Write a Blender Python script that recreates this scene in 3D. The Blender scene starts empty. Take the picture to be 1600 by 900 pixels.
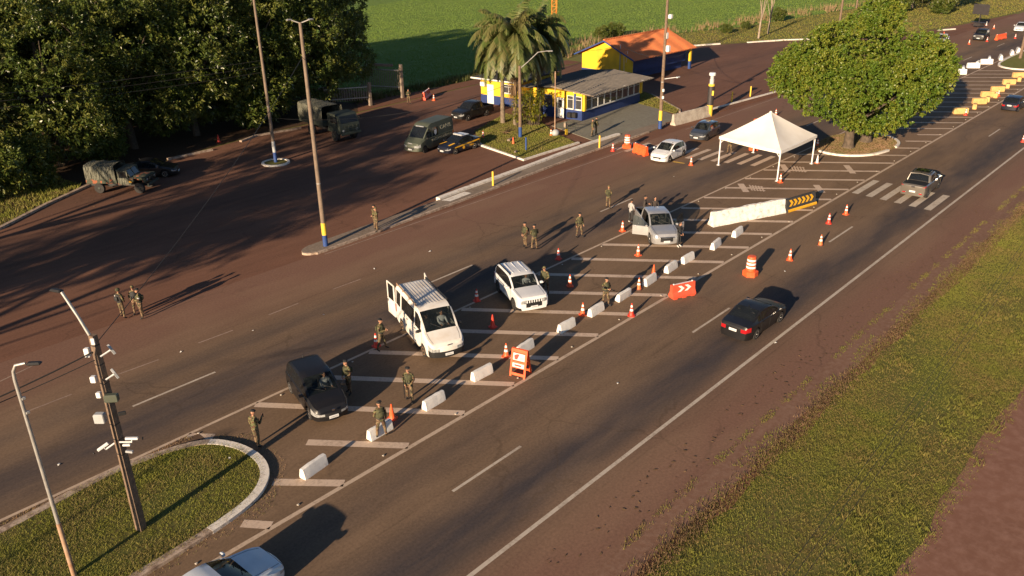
import bpy, math, random
import numpy as np
from mathutils import Matrix, Vector
R = math.radians
random.seed(7)
scene = bpy.context.scene
COL = scene.collection

# ------------------------------------------------------------------ camera
# World frame: X runs along the highway, Y across it (away from the camera), metres.
CAM_H = 20.0
FPX = 1286.0                      # focal length of a 1600 px wide frame
TH, PITCH, ROLL = R(47.25), R(24.3), R(-0.9)
def _c2w(v):                      # camera-heading frame -> road frame
    return Vector((v[0]*math.cos(TH)+v[1]*math.sin(TH), -v[0]*math.sin(TH)+v[1]*math.cos(TH), v[2]))
_f = Vector((0, math.cos(PITCH), -math.sin(PITCH))); _r = Vector((1, 0, 0)); _u = _r.cross(_f)
_r2 = _r*math.cos(ROLL)+_u*math.sin(ROLL); _u2 = -_r*math.sin(ROLL)+_u*math.cos(ROLL)
CF, CR, CU = _c2w(_f), _c2w(_r2), _c2w(_u2)
cd = bpy.data.cameras.new('camera'); cam = bpy.data.objects.new('camera', cd); COL.objects.link(cam)
cam.matrix_world = Matrix(((CR.x, CU.x, -CF.x, 0), (CR.y, CU.y, -CF.y, 0), (CR.z, CU.z, -CF.z, CAM_H), (0, 0, 0, 1)))
cd.sensor_width = 36; cd.lens = FPX/1600*36; cd.clip_start = 0.5; cd.clip_end = 3000
scene.camera = cam
def at(px, py, z=0.0):            # survey helper: ground (or level z) point seen at a photo pixel
    d = CF*FPX + CR*(px-800) - CU*(py-450)
    t = (z-CAM_H)/d.z
    return Vector((d.x*t, d.y*t, z))

# ------------------------------------------------------------------ light
SUN_EL, SUN_AZ = R(14.5), R(191.5)  # direction towards the sun
w = bpy.data.worlds.new('World'); scene.world = w; w.use_nodes = True
nt = w.node_tree; sky = nt.nodes.new('ShaderNodeTexSky'); sky.sky_type = 'NISHITA'; sky.sun_disc = False
sky.sun_elevation = SUN_EL; sky.sun_rotation = (math.pi/2-SUN_AZ) % (2*math.pi)
sky.air_density = .7; sky.dust_density = .3; sky.ozone_density = 1.5
bg = nt.nodes['Background']; bg.inputs['Strength'].default_value = 0.056
nt.links.new(sky.outputs[0], bg.inputs[0])
sl = bpy.data.lights.new('sun', 'SUN'); sl.energy = 5.0; sl.angle = R(0.55); sl.color = (1.0, 0.765, 0.515)
so = bpy.data.objects.new('sun', sl); COL.objects.link(so); so.location = (-60, -10, 60)
sd = Vector((math.cos(SUN_EL)*math.cos(SUN_AZ), math.cos(SUN_EL)*math.sin(SUN_AZ), math.sin(SUN_EL)))
so.rotation_euler = sd.to_track_quat('Z', 'Y').to_euler()
vs = scene.view_settings; vs.view_transform = 'Standard'; vs.look = 'None'; vs.exposure = 0.98; vs.gamma = 1; vs.use_curve_mapping = False
scene.cycles.max_bounces = 6; scene.cycles.transparent_max_bounces = 8

# ------------------------------------------------------------------ materials
MATS = {}
class NT:
    def __init__(s, m): s.t = m.node_tree; s.n = s.t.nodes; s.l = s.t.links; s.p = s.n['Principled BSDF']
    def new(s, k, **kw):
        n = s.n.new(k)
        for a, b in kw.items():
            if a.startswith('i_'): n.inputs[a[2:].replace('_', ' ')].default_value = b
            else: setattr(n, a, b)
        return n
    def pos(s, obj=False): 
        return s.new('ShaderNodeTexCoord').outputs['Object'] if obj else s.new('ShaderNodeNewGeometry').outputs['Position']
    def noise(s, vec, scale, detail=4, rough=.55, stretch=None):
        if stretch:
            mp = s.new('ShaderNodeMapping'); mp.inputs['Scale'].default_value = stretch; s.l.new(vec, mp.inputs[0]); vec = mp.outputs[0]
        n = s.new('ShaderNodeTexNoise'); n.inputs['Scale'].default_value = scale; n.inputs['Detail'].default_value = detail
        n.inputs['Roughness'].default_value = rough; s.l.new(vec, n.inputs['Vector']); return n.outputs['Fac']
    def ramp(s, fac, a, b):
        n = s.new('ShaderNodeMapRange'); n.inputs['From Min'].default_value = a; n.inputs['From Max'].default_value = b
        s.l.new(fac, n.inputs[0]); return n.outputs[0]
    def mix(s, fac, a, b):
        n = s.new('ShaderNodeMix'); n.data_type = 'RGBA'
        if isinstance(fac, (int, float)): n.inputs[0].default_value = fac
        else: s.l.new(fac, n.inputs[0])
        for v, i in ((a, 6), (b, 7)):
            if isinstance(v, tuple): n.inputs[i].default_value = (*v, 1)
            else: s.l.new(v, n.inputs[i])
        return n.outputs[2]
    def math(s, op, a, b=0.0):
        n = s.new('ShaderNodeMath', operation=op)
        for v, i in ((a, 0), (b, 1)):
            if isinstance(v, (int, float)): n.inputs[i].default_value = v
            else: s.l.new(v, n.inputs[i])
        return n.outputs[0]
    def bump(s, h, strength, dist):
        n = s.new('ShaderNodeBump'); n.inputs['Strength'].default_value = strength; n.inputs['Distance'].default_value = dist
        s.l.new(h, n.inputs['Height']); s.l.new(n.outputs[0], s.p.inputs['Normal'])
    def base(s, c): s.l.new(c, s.p.inputs['Base Color'])
def newmat(name):
    m = bpy.data.materials.new(name); m.use_nodes = True; MATS[name] = m; return m, NT(m)
def pm(name, c1, c2=None, scale=3.0, rough=.6, metal=0.0, bump=0.0, bscale=None, obj=True, coat=0.0, emit=None, lo=.35, hi=.65):
    """simple procedural surface: two colours blended by noise"""
    m, t = newmat(name)
    if c2 is None: c2 = tuple(x*.86 for x in c1)
    f = t.noise(t.pos(obj), scale)
    t.base(t.mix(t.ramp(f, lo, hi), c1, c2))
    t.p.inputs['Roughness'].default_value = rough; t.p.inputs['Metallic'].default_value = metal
    t.p.inputs['Coat Weight'].default_value = coat; t.p.inputs['Coat Roughness'].default_value = .04
    if bump: t.bump(t.noise(t.pos(obj), bscale or scale*4), bump, .02)
    return m

# worn asphalt of the highway: dusty brown with dark tyre lanes along X
def asphalt(name, c_dust, c_dark, lanes, shoulder=None):
    m, t = newmat(name); p = t.pos()
    sep = t.new('ShaderNodeSeparateXYZ'); t.l.new(p, sep.inputs[0]); y = sep.outputs[1]
    big = t.noise(p, .3, 4, .5, (.10, 1, 1)); fine = t.noise(p, 9, 3, .7); mid = t.noise(p, 1.3, 5, .6, (.25, 1.4, 1))
    wob = t.math('ADD', y, t.math('MULTIPLY', t.math('SUBTRACT', big, .5), .9))
    tot = None
    for yc, wd, k in lanes:
        d = t.math('DIVIDE', t.math('SUBTRACT', wob, yc), wd)
        g = t.math('MULTIPLY', t.math('POWER', 2.718, t.math('MULTIPLY', t.math('MULTIPLY', d, d), -1.0)), k)
        tot = g if tot is None else t.math('MAXIMUM', tot, g)
    base = t.mix(t.ramp(mid, .3, .7), c_dust, tuple(x*.8 for x in c_dust))
    if tot is not None:
        tot = t.math('MULTIPLY', tot, t.math('ADD', .6, t.math('MULTIPLY', t.ramp(mid, .2, .6), .4))); base = t.mix(tot, base, c_dark)
    if shoulder: base = t.mix(t.math('MULTIPLY', t.math('MAXIMUM', t.ramp(wob, 16.2, 13.8), t.ramp(wob, 36.5, 41)), .8), base, shoulder)
    spot = t.ramp(t.noise(p, .6, 6, .8, (.6, 1, 1)), .61, .70)
    base = t.mix(t.math('MULTIPLY', spot, .5), base, tuple(x*.45 for x in c_dust))
    vo = t.new('ShaderNodeTexVoronoi'); vo.feature = 'DISTANCE_TO_EDGE'; vo.inputs['Scale'].default_value = .16; dist = t.new('ShaderNodeVectorMath', operation='ADD'); wn = t.new('ShaderNodeTexNoise'); wn.inputs['Scale'].default_value = .9; wn.inputs['Detail'].default_value = 4; t.l.new(p, wn.inputs[0]); sc_ = t.new('ShaderNodeVectorMath', operation='SCALE'); sc_.inputs['Scale'].default_value = 1.1; t.l.new(wn.outputs['Color'], sc_.inputs[0]); t.l.new(p, dist.inputs[0]); t.l.new(sc_.outputs[0], dist.inputs[1]); t.l.new(dist.outputs[0], vo.inputs['Vector'])
    ck = t.math('MULTIPLY', t.ramp(vo.outputs['Distance'], .012, .003), t.ramp(t.noise(p, .09, 2), .48, .56)); base = t.mix(t.math('MULTIPLY', ck, .3), base, tuple(x*.3 for x in c_dust))
    for ys in ((15.0, 19.35, 30.75, 34.6, 38.2) if shoulder else (49.5, 53.2, 57.0, 60.8, 64.5)):
        sm = t.ramp(t.math('ABSOLUTE', t.math('SUBTRACT', t.math('ADD', y, t.math('MULTIPLY', t.noise(p, .5, 3), .12)), ys)), .06, .015); base = t.mix(t.math('MULTIPLY', sm, t.math('MULTIPLY', t.ramp(mid, .4, .6), .35)), base, tuple(x*.4 for x in c_dust))
    pt = t.ramp(t.noise(p, .22, 3, .5, (.3, 1, 1)), .52, .60); base = t.mix(t.math('MULTIPLY', pt, .22), base, tuple(x*1.45 for x in c_dust))
    gr = t.new('ShaderNodeMix'); gr.data_type = 'RGBA'; gr.blend_type = 'MULTIPLY'; gr.inputs[0].default_value = .55; t.l.new(base, gr.inputs[6]); gv = t.mix(t.ramp(fine, .3, .7), (.62, .62, .62), (1.3, 1.28, 1.25)); t.l.new(gv, gr.inputs[7]); base = gr.outputs[2]
    t.base(base); t.p.inputs['Roughness'].default_value = .92; t.p.inputs['Specular IOR Level'].default_value = .2
    t.bump(fine, .25, .01); return m
asphalt('asphalt_road', (.196, .130, .083), (.058, .049, .052), ((17.1, 1.5, 1.0), (20.9, .9, .35), (32.7, 1.7, .85), (36.0, .9, .45)), (.20, .106, .076))
asphalt('asphalt_lot', (.185, .092, .060), (.05, .04, .036), ((58, 3.0, .35), (68.0, 2.6, .3)))
def soil(name, c1, c2, c3, sc=1.2):
    m, t = newmat(name); p = t.pos()
    a = t.noise(p, sc*.25, 6, .65); b = t.noise(p, sc*4, 6, .7)
    t.base(t.mix(t.ramp(b, .42, .7), t.mix(t.ramp(a, .35, .65), c1, c2), c3)); t.p.inputs['Roughness'].default_value = .95
    t.p.inputs['Specular IOR Level'].default_value = .15
    t.bump(b, .4, .02); return m
soil('red_soil', (.17, .075, .042), (.12, .06, .038), (.21, .11, .07))
soil('dirt_track', (.23, .115, .080), (.19, .095, .065), (.28, .155, .115), .5)
soil('turf_soil', (.12, .13, .03), (.15, .11, .042), (.09, .11, .026))
soil('turf_far', (.16, .165, .04), (.22, .165, .06), (.12, .14, .035), .35)
soil('leaf_litter', (.06, .035, .02), (.045, .03, .018), (.10, .06, .035)); soil('dust_dark', (.115, .070, .048), (.085, .055, .038), (.15, .10, .065)); soil('dry_ground', (.27, .165, .075), (.19, .115, .05), (.24, .20, .07))
soil('old_concrete', (.23, .185, .145), (.17, .13, .10), (.28, .23, .185), 1.5)
soil('gutter_concrete', (.205, .115, .078), (.17, .092, .062), (.25, .155, .112), 1.0)
soil('walk_concrete', (.21, .205, .165), (.17, .155, .125), (.25, .24, .20), .8)
def crop_field():
    m, t = newmat('crop_green'); p = t.pos()
    a = t.noise(p, .05, 5, .6); rows = t.noise(p, 2.2, 4, .7, (.35, 1.6, 1)); f = t.noise(p, 6, 3, .7)
    wv = t.noise(p, .35, 5, .65, (.3, 1.3, 1))
    c = t.mix(t.ramp(rows, .35, .65), (.115, .19, .036), (.16, .235, .05)); c = t.mix(t.math('MULTIPLY', t.ramp(a, .4, .65), .5), c, (.17, .24, .05))
    c = t.mix(t.math('MULTIPLY', t.ramp(wv, .58, .72), .45), c, (.075, .16, .028))
    t.base(c); t.p.inputs['Roughness'].default_value = .9; t.p.inputs['Specular IOR Level'].default_value = .15
    t.bump(t.math('ADD', rows, t.math('MULTIPLY', f, .6)), .9, .22)
crop_field()
def road_paint(name, c, wear):
    m, t = newmat(name); p = t.pos(); n = t.noise(p, 7, 6, .75); b = t.noise(p, .9, 4, .6)
    f = t.math('MULTIPLY', t.ramp(t.math('ADD', t.math('MULTIPLY', n, .6), t.math('MULTIPLY', b, .4)), .5-wear*.12, .66-wear*.12), .55+wear*.25)
    t.base(t.mix(f, c, (.17, .112, .08))); t.p.inputs['Roughness'].default_value = .8
road_paint('paint_white', (.50, .43, .35), .2); road_paint('paint_worn', (.56, .43, .33), .1); road_paint('paint_yellow', (.62, .38, .05), .5)
road_paint('paint_faint', (.34, .24, .18), .7); road_paint('paint_edge', (.50, .385, .285), .1)
def whitewash(name, c, dirt, lo, hi, sc):
    m, t = newmat(name); p = t.pos(); n = t.noise(p, sc, 7, .72); f = t.ramp(n, lo, hi)
    t.base(t.mix(f, c, dirt)); t.p.inputs['Roughness'].default_value = .85; t.bump(n, .5, .03)
whitewash('kerb_white', (.72, .67, .60), (.30, .23, .18), .52, .70, 3.0)
whitewash('kerb_old', (.46, .36, .28), (.20, .135, .095), .42, .62, 3.5)
whitewash('block_white', (.76, .74, .70), (.55, .50, .44), .55, .75, 4.0)
whitewash('jersey_white', (.76, .74, .70), (.36, .32, .29), .48, .70, 3.0)
whitewash('jersey_raw', (.50, .45, .38), (.30, .24, .19), .42, .68, 1.6)
whitewash('block_yellow', (.62, .40, .15), (.50, .28, .10), .45, .7, 3.0)
pm('white_paint', (.70, .71, .72), (.64, .65, .66), 2, .35, coat=.5)
pm('white_dusty', (.68, .67, .65), (.60, .55, .49), 1.6, .65, coat=.03)
pm('black_paint', (.008, .008, .009), (.011, .010, .011), 2, .4, coat=.08)
pm('navy_paint', (.008, .010, .020), (.011, .013, .024), 2, .35, coat=.3)
pm('grey_paint', (.055, .062, .075), (.07, .075, .085), 2, .3, .3, coat=.8)
pm('brown_grey_paint', (.15, .135, .115), (.17, .15, .13), 2, .3, .4, coat=.8)
pm('silver_paint', (.50, .50, .50), (.44, .44, .45), 2, .3, .5, coat=.6)
pm('pale_blue_paint', (.62, .66, .70), (.56, .60, .64), 2, .25, 0, coat=.8)
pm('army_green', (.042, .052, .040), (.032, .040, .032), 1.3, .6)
pm('army_green_pale', (.075, .085, .062), (.06, .07, .05), 1.3, .55)  # the lighter of the two army greens
pm('trim_black', (.016, .016, .017), None, 5, .55); pm('tyre_rubber', (.018, .017, .017), (.03, .026, .023), 6, .85)
pm('rim_alloy', (.42, .41, .40), (.33, .32, .31), 5, .35, .7); pm('rim_rust', (.30, .17, .08), (.2, .11, .06), 6, .6)
pm('rim_steel_dark', (.07, .07, .065), None, 5, .5, .4)
pm('lamp_glass', (.40, .41, .41), (.20, .21, .22), 9, .12, coat=.8); pm('lamp_red', (.42, .010, .015), (.3, .006, .010), 8, .2, coat=1)
pm('plate_white', (.72, .72, .72), (.60, .61, .62), 9, .4); pm('chrome', (.6, .6, .6), None, 4, .15, 1.0)
pm('seat_fabric', (.05, .048, .046), (.08, .076, .07), 6, .9)
pm('orange_plastic', (.86, .13, .035), (.72, .095, .025), 5, .5); pm('red_plastic', (.70, .050, .025), (.58, .04, .022), 5, .5)
pm('orange_worn', (.72, .17, .045), (.55, .12, .04), 5, .6); pm('cone_dark', (.06, .035, .03), (.16, .06, .04), 5, .7)
pm('reflective', (.85, .84, .82), (.74, .72, .69), 6, .4)
pm('wood_pole', (.20, .135, .09), (.125, .085, .06), 6, .85, bump=.4); pm('concrete_pole', (.21, .155, .115), (.155, .115, .085), 3, .85, bump=.2)
pm('galvanised', (.45, .44, .42), (.36, .34, .32), 4, .45, .5); pm('rusty_steel', (.30, .16, .09), (.38, .27, .19), 3, .7)
pm('blue_wall', (.012, .034, .145), (.010, .028, .115), 1.5, .7, bump=.15); pm('yellow_wall', (.80, .52, .020), (.60, .37, .022), .8, .75, bump=.15)
pm('blue_band', (.02, .06, .22), None, 3, .7); pm('yellow_band', (.78, .52, .05), None, 3, .7)
pm('door_white', (.70, .70, .68), (.62, .62, .60), 2, .5); pm('window_white', (.68, .68, .66), None, 3, .5)
pm('plastic_white', (.74, .74, .74), (.66, .66, .65), 4, .4); pm('plastic_grey', (.40, .41, .42), None, 4, .5)
pm('cable_black', (.02, .018, .017), None, 5, .6)
pm('tent_fabric', (.80, .76, .70), (.74, .69, .62), .8, .75, bump=.2, bscale=2)
pm('skin', (.40, .21, .13), (.34, .17, .105), 20, .55); pm('boot_black', (.014, .012, .011), None, 8, .5)
pm('hair_dark', (.02, .014, .011), None, 20, .7); pm('beret_black', (.015, .016, .017), None, 9, .85); pm('eye_dark', (.02, .015, .012), None, 9, .3)
pm('vest_green', (.075, .075, .034), (.035, .036, .018), 9, .85); pm('vest_black', (.016, .016, .018), (.03, .03, .03), 9, .8)
pm('armband_white', (.7, .7, .7), None, 9, .7)
pm('cloth_black', (.018, .018, .020), (.028, .027, .028), 8, .85); pm('cloth_grey', (.38, .37, .36), (.30, .29, .29), 8, .85); pm('cloth_dark', (.05, .038, .032), (.035, .028, .025), 8, .85)
pm('cloth_pale', (.60, .62, .66), None, 8, .85); pm('gunmetal', (.02, .02, .021), None, 8, .4, .5)
def camo(name, cols, sc):
    m, t = newmat(name); p = t.pos(True)
    a = t.ramp(t.noise(p, sc, 2, .5), .49, .52); b = t.ramp(t.noise(p, sc*1.35, 2, .4, (1.1, .9, 1)), .53, .56); c = t.ramp(t.noise(p, sc*2, 2, .5, (.9, 1.2, 1)), .60, .63)
    t.base(t.mix(c, t.mix(b, t.mix(a, cols[0], cols[1]), cols[2]), cols[3])); t.p.inputs['Roughness'].default_value = .88
camo('camo_cloth', ((.17, .13, .06), (.10, .105, .042), (.085, .042, .022), (.012, .012, .009)), 5.5)
camo('camo_trousers', ((.19, .125, .07), (.10, .085, .042), (.085, .045, .026), (.015, .014, .010)), 5.5)
camo('camo_vehicle', ((.055, .062, .040), (.045, .055, .036), (.26, .085, .040), (.03, .034, .026)), 1.6)
def canvas():
    m, t = newmat('canvas_tarp'); p = t.pos(True); n = t.noise(p, 1.6, 5, .6); f = t.noise(p, 2.4, 2, .5, (3.0, 3.0, .55))
    t.base(t.mix(t.ramp(n, .3, .7), (.135, .135, .10), (.095, .098, .075))); t.p.inputs['Roughness'].default_value = .6; t.bump(f, 1.0, .5)
canvas()
def glass(name, tint, trans):
    m = bpy.data.materials.new(name); m.use_nodes = True; MATS[name] = m; t = NT(m)
    t.base(t.mix(t.ramp(t.noise(t.pos(True), 1.2), .3, .7), tint, tuple(x*1.4 for x in tint))); t.p.inputs['Roughness'].default_value = .04; t.p.inputs['Coat Weight'].default_value = .3
    tr = t.new('ShaderNodeBsdfTransparent'); tr.inputs[0].default_value = (.75, .80, .78, 1)
    mx = t.new('ShaderNodeMixShader'); mx.inputs[0].default_value = trans
    t.l.new(t.p.outputs[0], mx.inputs[1]); t.l.new(tr.outputs[0], mx.inputs[2]); t.l.new(mx.outputs[0], t.n['Material Output'].inputs[0])
glass('glass_clear', (.012, .016, .018), .55); glass('glass_dark', (.010, .012, .014), .18); glass('glass_house', (.05, .05, .055), .12)
def roof_tiles(name, c1, c2, freq, axis):
    m, t = newmat(name); p = t.pos()
    wv = t.new('ShaderNodeTexWave'); wv.wave_type = 'BANDS'; wv.bands_direction = axis; wv.inputs['Scale'].default_value = freq; wv.inputs['Distortion'].default_value = .3
    t.l.new(p, wv.inputs[0]); n = t.noise(p, 1.2, 6, .7)
    t.base(t.mix(t.ramp(n, .3, .7), c1, c2)); t.p.inputs['Roughness'].default_value = .85; t.bump(wv.outputs[1], .6, .05)
roof_tiles('tile_orange', (.64, .20, .065), (.52, .15, .052), .9, 'X'); roof_tiles('tile_grey', (.25, .215, .175), (.16, .14, .115), 1.2, 'X'); roof_tiles('tile_painted_shade', (.06, .055, .05), (.035, .033, .03), 1.2, 'X')  # the near-black roof colour has the shade of palms and trees painted in
def foliage(name, c1, c2, c3, rough=.45, spec=.4, trans=.0):
    m, t = newmat(name); g = t.new('ShaderNodeNewGeometry'); rnd = g.outputs['Random Per Island']; n = t.noise(t.pos(True), .45, 5, .65)
    c = t.mix(rnd, c1, c2); c = t.mix(t.math('MULTIPLY', t.ramp(n, .42, .58), t.math('GREATER_THAN', rnd, .25)), c, c3)
    t.base(c); t.p.inputs['Roughness'].default_value = rough; t.p.inputs['Specular IOR Level'].default_value = spec
    tl = t.new('ShaderNodeBsdfTranslucent'); t.l.new(c, tl.inputs[0]); mx = t.new('ShaderNodeMixShader'); mx.inputs[0].default_value = .28
    t.l.new(t.p.outputs[0], mx.inputs[1]); t.l.new(tl.outputs[0], mx.inputs[2]); t.l.new(mx.outputs[0], t.n['Material Output'].inputs[0])
foliage('leaf_mango', (.056, .092, .018), (.105, .140, .026), (.155, .165, .034), .36, .45); foliage('leaf_forest', (.058, .078, .022), (.10, .115, .032), (.14, .125, .045), .4)
foliage('leaf_bright', (.070, .135, .014), (.125, .190, .022), (.195, .220, .028)); foliage('leaf_palm', (.085, .125, .030), (.135, .17, .045), (.18, .17, .06))
foliage('leaf_yellow', (.30, .30, .03), (.14, .19, .025), (.42, .36, .05)); foliage('grass_blade', (.175, .195, .036), (.255, .245, .060), (.255, .20, .070), .8, .12)
foliage('grass_island', (.195, .22, .038), (.29, .28, .066), (.275, .225, .085), .8, .12)
foliage('crop_blade', (.145, .235, .045), (.175, .26, .052), (.195, .26, .06), .8, .1)
foliage('grass_dry', (.42, .27, .17), (.30, .20, .115), (.20, .19, .07), .8, .15); foliage('leaf_bush', (.06, .085, .022), (.12, .12, .04), (.17, .14, .06), .7, .2)
foliage('frond_dead', (.28, .18, .10), (.20, .13, .07), (.15, .10, .06), .8, .2)
pm('bark', (.115, .085, .06), (.06, .045, .033), 4, .9, bump=.8); pm('bark_pale', (.34, .27, .20), (.22, .17, .13), 3, .85, bump=.4); pm('palm_bark', (.21, .165, .115), (.12, .09, .065), 5, .9, bump=.6)
pm('mast_orange', (.62, .22, .03), None, 3, .6); pm('mast_white', (.68, .64, .58), None, 3, .6)
pm('sign_white', (.62, .60, .60), (.5, .48, .48), 8, .5); pm('sign_dark', (.045, .040, .042), (.035, .03, .03), 3, .5)
pm('police_yellow', (.80, .42, .02), None, 4, .4); pm('text_cream', (.62, .56, .38), None, 4, .6); pm('text_grey', (.12, .12, .10), None, 8, .8)
pm('stud_pale', (.50, .45, .38), None, 8, .7); pm('litter_white', (.66, .64, .60), None, 8, .7); pm('jersey_black', (.028, .028, .03), (.05, .046, .042), 3, .7, bump=.3)
pm('water_barrier', (.80, .10, .05), (.66, .08, .04), 4, .5); pm('totem_glass', (.50, .50, .52), None, 5, .2)
M = MATS

# ------------------------------------------------------------------ mesh helpers
class MB:
    """collects primitives, then links them as ONE mesh object"""
    def __init__(s): s.v = []; s.f = []; s.m = []; s.k = 0
    def mat(s, k): s.k = k; return s
    def add(s, vs, fs, xf=None):
        b = len(s.v); s.v += [tuple(xf @ Vector(p)) if xf else tuple(p) for p in vs]
        for f in fs: s.f.append(tuple(i+b for i in f)); s.m.append(s.k)
        return s
    def box(s, c, d, xf=None, rz=0, taper=1.0):
        x, y, z = (q/2 for q in d); vs = []
        for sz, k in ((-1, 1), (1, taper)):
            for a, b in ((-1, -1), (1, -1), (1, 1), (-1, 1)): vs.append((a*x*k, b*y*k, sz*z))
        ca, sa = math.cos(rz), math.sin(rz); vs = [(c[0]+p[0]*ca-p[1]*sa, c[1]+p[0]*sa+p[1]*ca, c[2]+p[2]) for p in vs]
        return s.add(vs, [(3, 2, 1, 0), (4, 5, 6, 7), (0, 1, 5, 4), (1, 2, 6, 5), (2, 3, 7, 6), (3, 0, 4, 7)], xf)
    def bbox(s, c, d, b, xf=None, rz=0):          # bevelled box (chamfered vertical section, octagonal in two axes)
        x, y, z = (q/2 for q in d); b = min(b, x*.9, y*.9, z*.9); rings = []
        for zz, ins in ((-z, b), (-z+b, 0), (z-b, 0), (z, b)):
            xx, yy = x-ins, y-ins; q = b*.6
            rings.append([(xx-q, -yy), (xx, -yy+q), (xx, yy-q), (xx-q, yy), (-xx+q, yy), (-xx, yy-q), (-xx, -yy+q), (-xx+q, -yy)]); rings[-1] = [(p[0], p[1], zz) for p in rings[-1]]
        ca, sa = math.cos(rz), math.sin(rz); vs = [(c[0]+p[0]*ca-p[1]*sa, c[1]+p[0]*sa+p[1]*ca, c[2]+p[2]) for r in rings for p in r]
        fs = [tuple(range(7, -1, -1)), tuple(range(24, 32))]
        for k in range(3):
            for i in range(8): fs.append((k*8+i, k*8+(i+1) % 8, k*8+8+(i+1) % 8, k*8+8+i))
        return s.add(vs, fs, xf)
    def prism(s, poly, z0, z1, xf=None):
        n = len(poly); vs = [(p[0], p[1], z0) for p in poly]+[(p[0], p[1], z1) for p in poly]
        return s.add(vs, [tuple(range(n-1, -1, -1)), tuple(range(n, 2*n))]+[(i, (i+1) % n, n+(i+1) % n, n+i) for i in range(n)], xf)
    def sheet(s, poly, z): return s.add([(p[0], p[1], z) for p in poly], [tuple(range(len(poly)))])
    def tube(s, pts, rad, n=8, cap=True):
        pts = [Vector(p) for p in pts]; rad = rad if isinstance(rad, (list, tuple)) else [rad]*len(pts); vs = []; a = None
        for i, p in enumerate(pts):
            d = (pts[min(i+1, len(pts)-1)]-pts[max(i-1, 0)]).normalized()
            if a is None: a = d.orthogonal().normalized()
            a = (a-d*a.dot(d)).normalized(); b = d.cross(a)
            for k in range(n): t = 2*math.pi*k/n; vs.append(tuple(p+(a*math.cos(t)+b*math.sin(t))*rad[i]))
        fs = [(i*n+k, i*n+(k+1) % n, (i+1)*n+(k+1) % n, (i+1)*n+k) for i in range(len(pts)-1) for k in range(n)]
        if cap: fs += [tuple(range(n-1, -1, -1)), tuple(range((len(pts)-1)*n, len(pts)*n))]
        return s.add(vs, fs)
    def lathe(s, prof, n=16, xf=None, cap=True):     # prof: (r, z)
        vs = [(r*math.cos(2*math.pi*k/n), r*math.sin(2*math.pi*k/n), z) for r, z in prof for k in range(n)]
        fs = [(i*n+k, i*n+(k+1) % n, (i+1)*n+(k+1) % n, (i+1)*n+k) for i in range(len(prof)-1) for k in range(n)]
        if cap: fs += [tuple(range(n-1, -1, -1)), tuple(range((len(prof)-1)*n, len(prof)*n))]
        return s.add(vs, fs, xf)
    def ell(s, c, r, nu=10, nv=7, xf=None):
        vs = []; fs = []
        for j in range(1, nv):
            t = math.pi*j/nv
            for i in range(nu): p = 2*math.pi*i/nu; vs.append((c[0]+r[0]*math.sin(t)*math.cos(p), c[1]+r[1]*math.sin(t)*math.sin(p), c[2]+r[2]*math.cos(t)))
        vs += [(c[0], c[1], c[2]+r[2]), (c[0], c[1], c[2]-r[2])]; a = len(vs)-2
        for j in range(nv-2):
            for i in range(nu): fs.append((j*nu+i, (j+1)*nu+i, (j+1)*nu+(i+1) % nu, j*nu+(i+1) % nu))
        for i in range(nu): fs.append((a, i, (i+1) % nu)); fs.append((a+1, (nv-2)*nu+(i+1) % nu, (nv-2)*nu+i))
        return s.add(vs, fs, xf)
    def mesh(s, name, mats, smooth=None):
        me = bpy.data.meshes.new(name); me.from_pydata(s.v, [], s.f); 
        mats = mats if isinstance(mats, (list, tuple)) else [mats]
        for k in mats: me.materials.append(M[k])
        if len(mats) > 1: me.polygons.foreach_set('material_index', s.m)
        if smooth is not None:
            me.polygons.foreach_set('use_smooth', [True]*len(me.polygons)); me.set_sharp_from_angle(angle=R(smooth))
        me.validate(); me.update(); return me
    def build(s, name, mats, parent=None, smooth=None, loc=None, rz=0): return link(name, s.mesh(name, mats, smooth), parent, loc, rz)
def link(name, me, parent=None, loc=None, rz=0):
    o = bpy.data.objects.new(name, me); COL.objects.link(o); o.parent = parent
    if loc is not None: o.location = loc
    o.rotation_euler.z = rz; return o
def tag(o, label, cat, group=None):
    o['label'] = label; o['category'] = cat
    if group: o['group'] = group
    return o
def thing(name, label, cat, loc=(0, 0, 0), rz=0, group=None):
    o = bpy.data.objects.new(name, None); COL.objects.link(o); o.empty_display_size = .3
    o.location = loc; o.rotation_euler.z = rz; return tag(o, label, cat, group)
def struct(name, mb, m, kind='structure', smooth=None):
    o = mb.build(name, m, None, smooth); o['kind'] = kind; return o
def dup(o, loc=None, rz=None, label=None, parent=None):
    c = o.copy(); COL.objects.link(c); c.parent = parent
    for ch in [x for x in o.children]: dup(ch, parent=c)
    if loc is not None: c.location = loc
    if rz is not None: c.rotation_euler.z = rz
    if label: c['label'] = label
    return c
def quads_mesh(name, V, mat, n=4):               # V: (k, n, 3) array of loose polygons
    V = np.asarray(V, dtype=np.float32); k = V.shape[0]; me = bpy.data.meshes.new(name)
    me.vertices.add(k*n); me.vertices.foreach_set('co', V.reshape(-1)); me.loops.add(k*n); me.loops.foreach_set('vertex_index', np.arange(k*n, dtype=np.int32))
    me.polygons.add(k); me.polygons.foreach_set('loop_start', np.arange(0, k*n, n, dtype=np.int32))
    me.materials.append(M[mat]); me.update(calc_edges=True); return me
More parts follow.
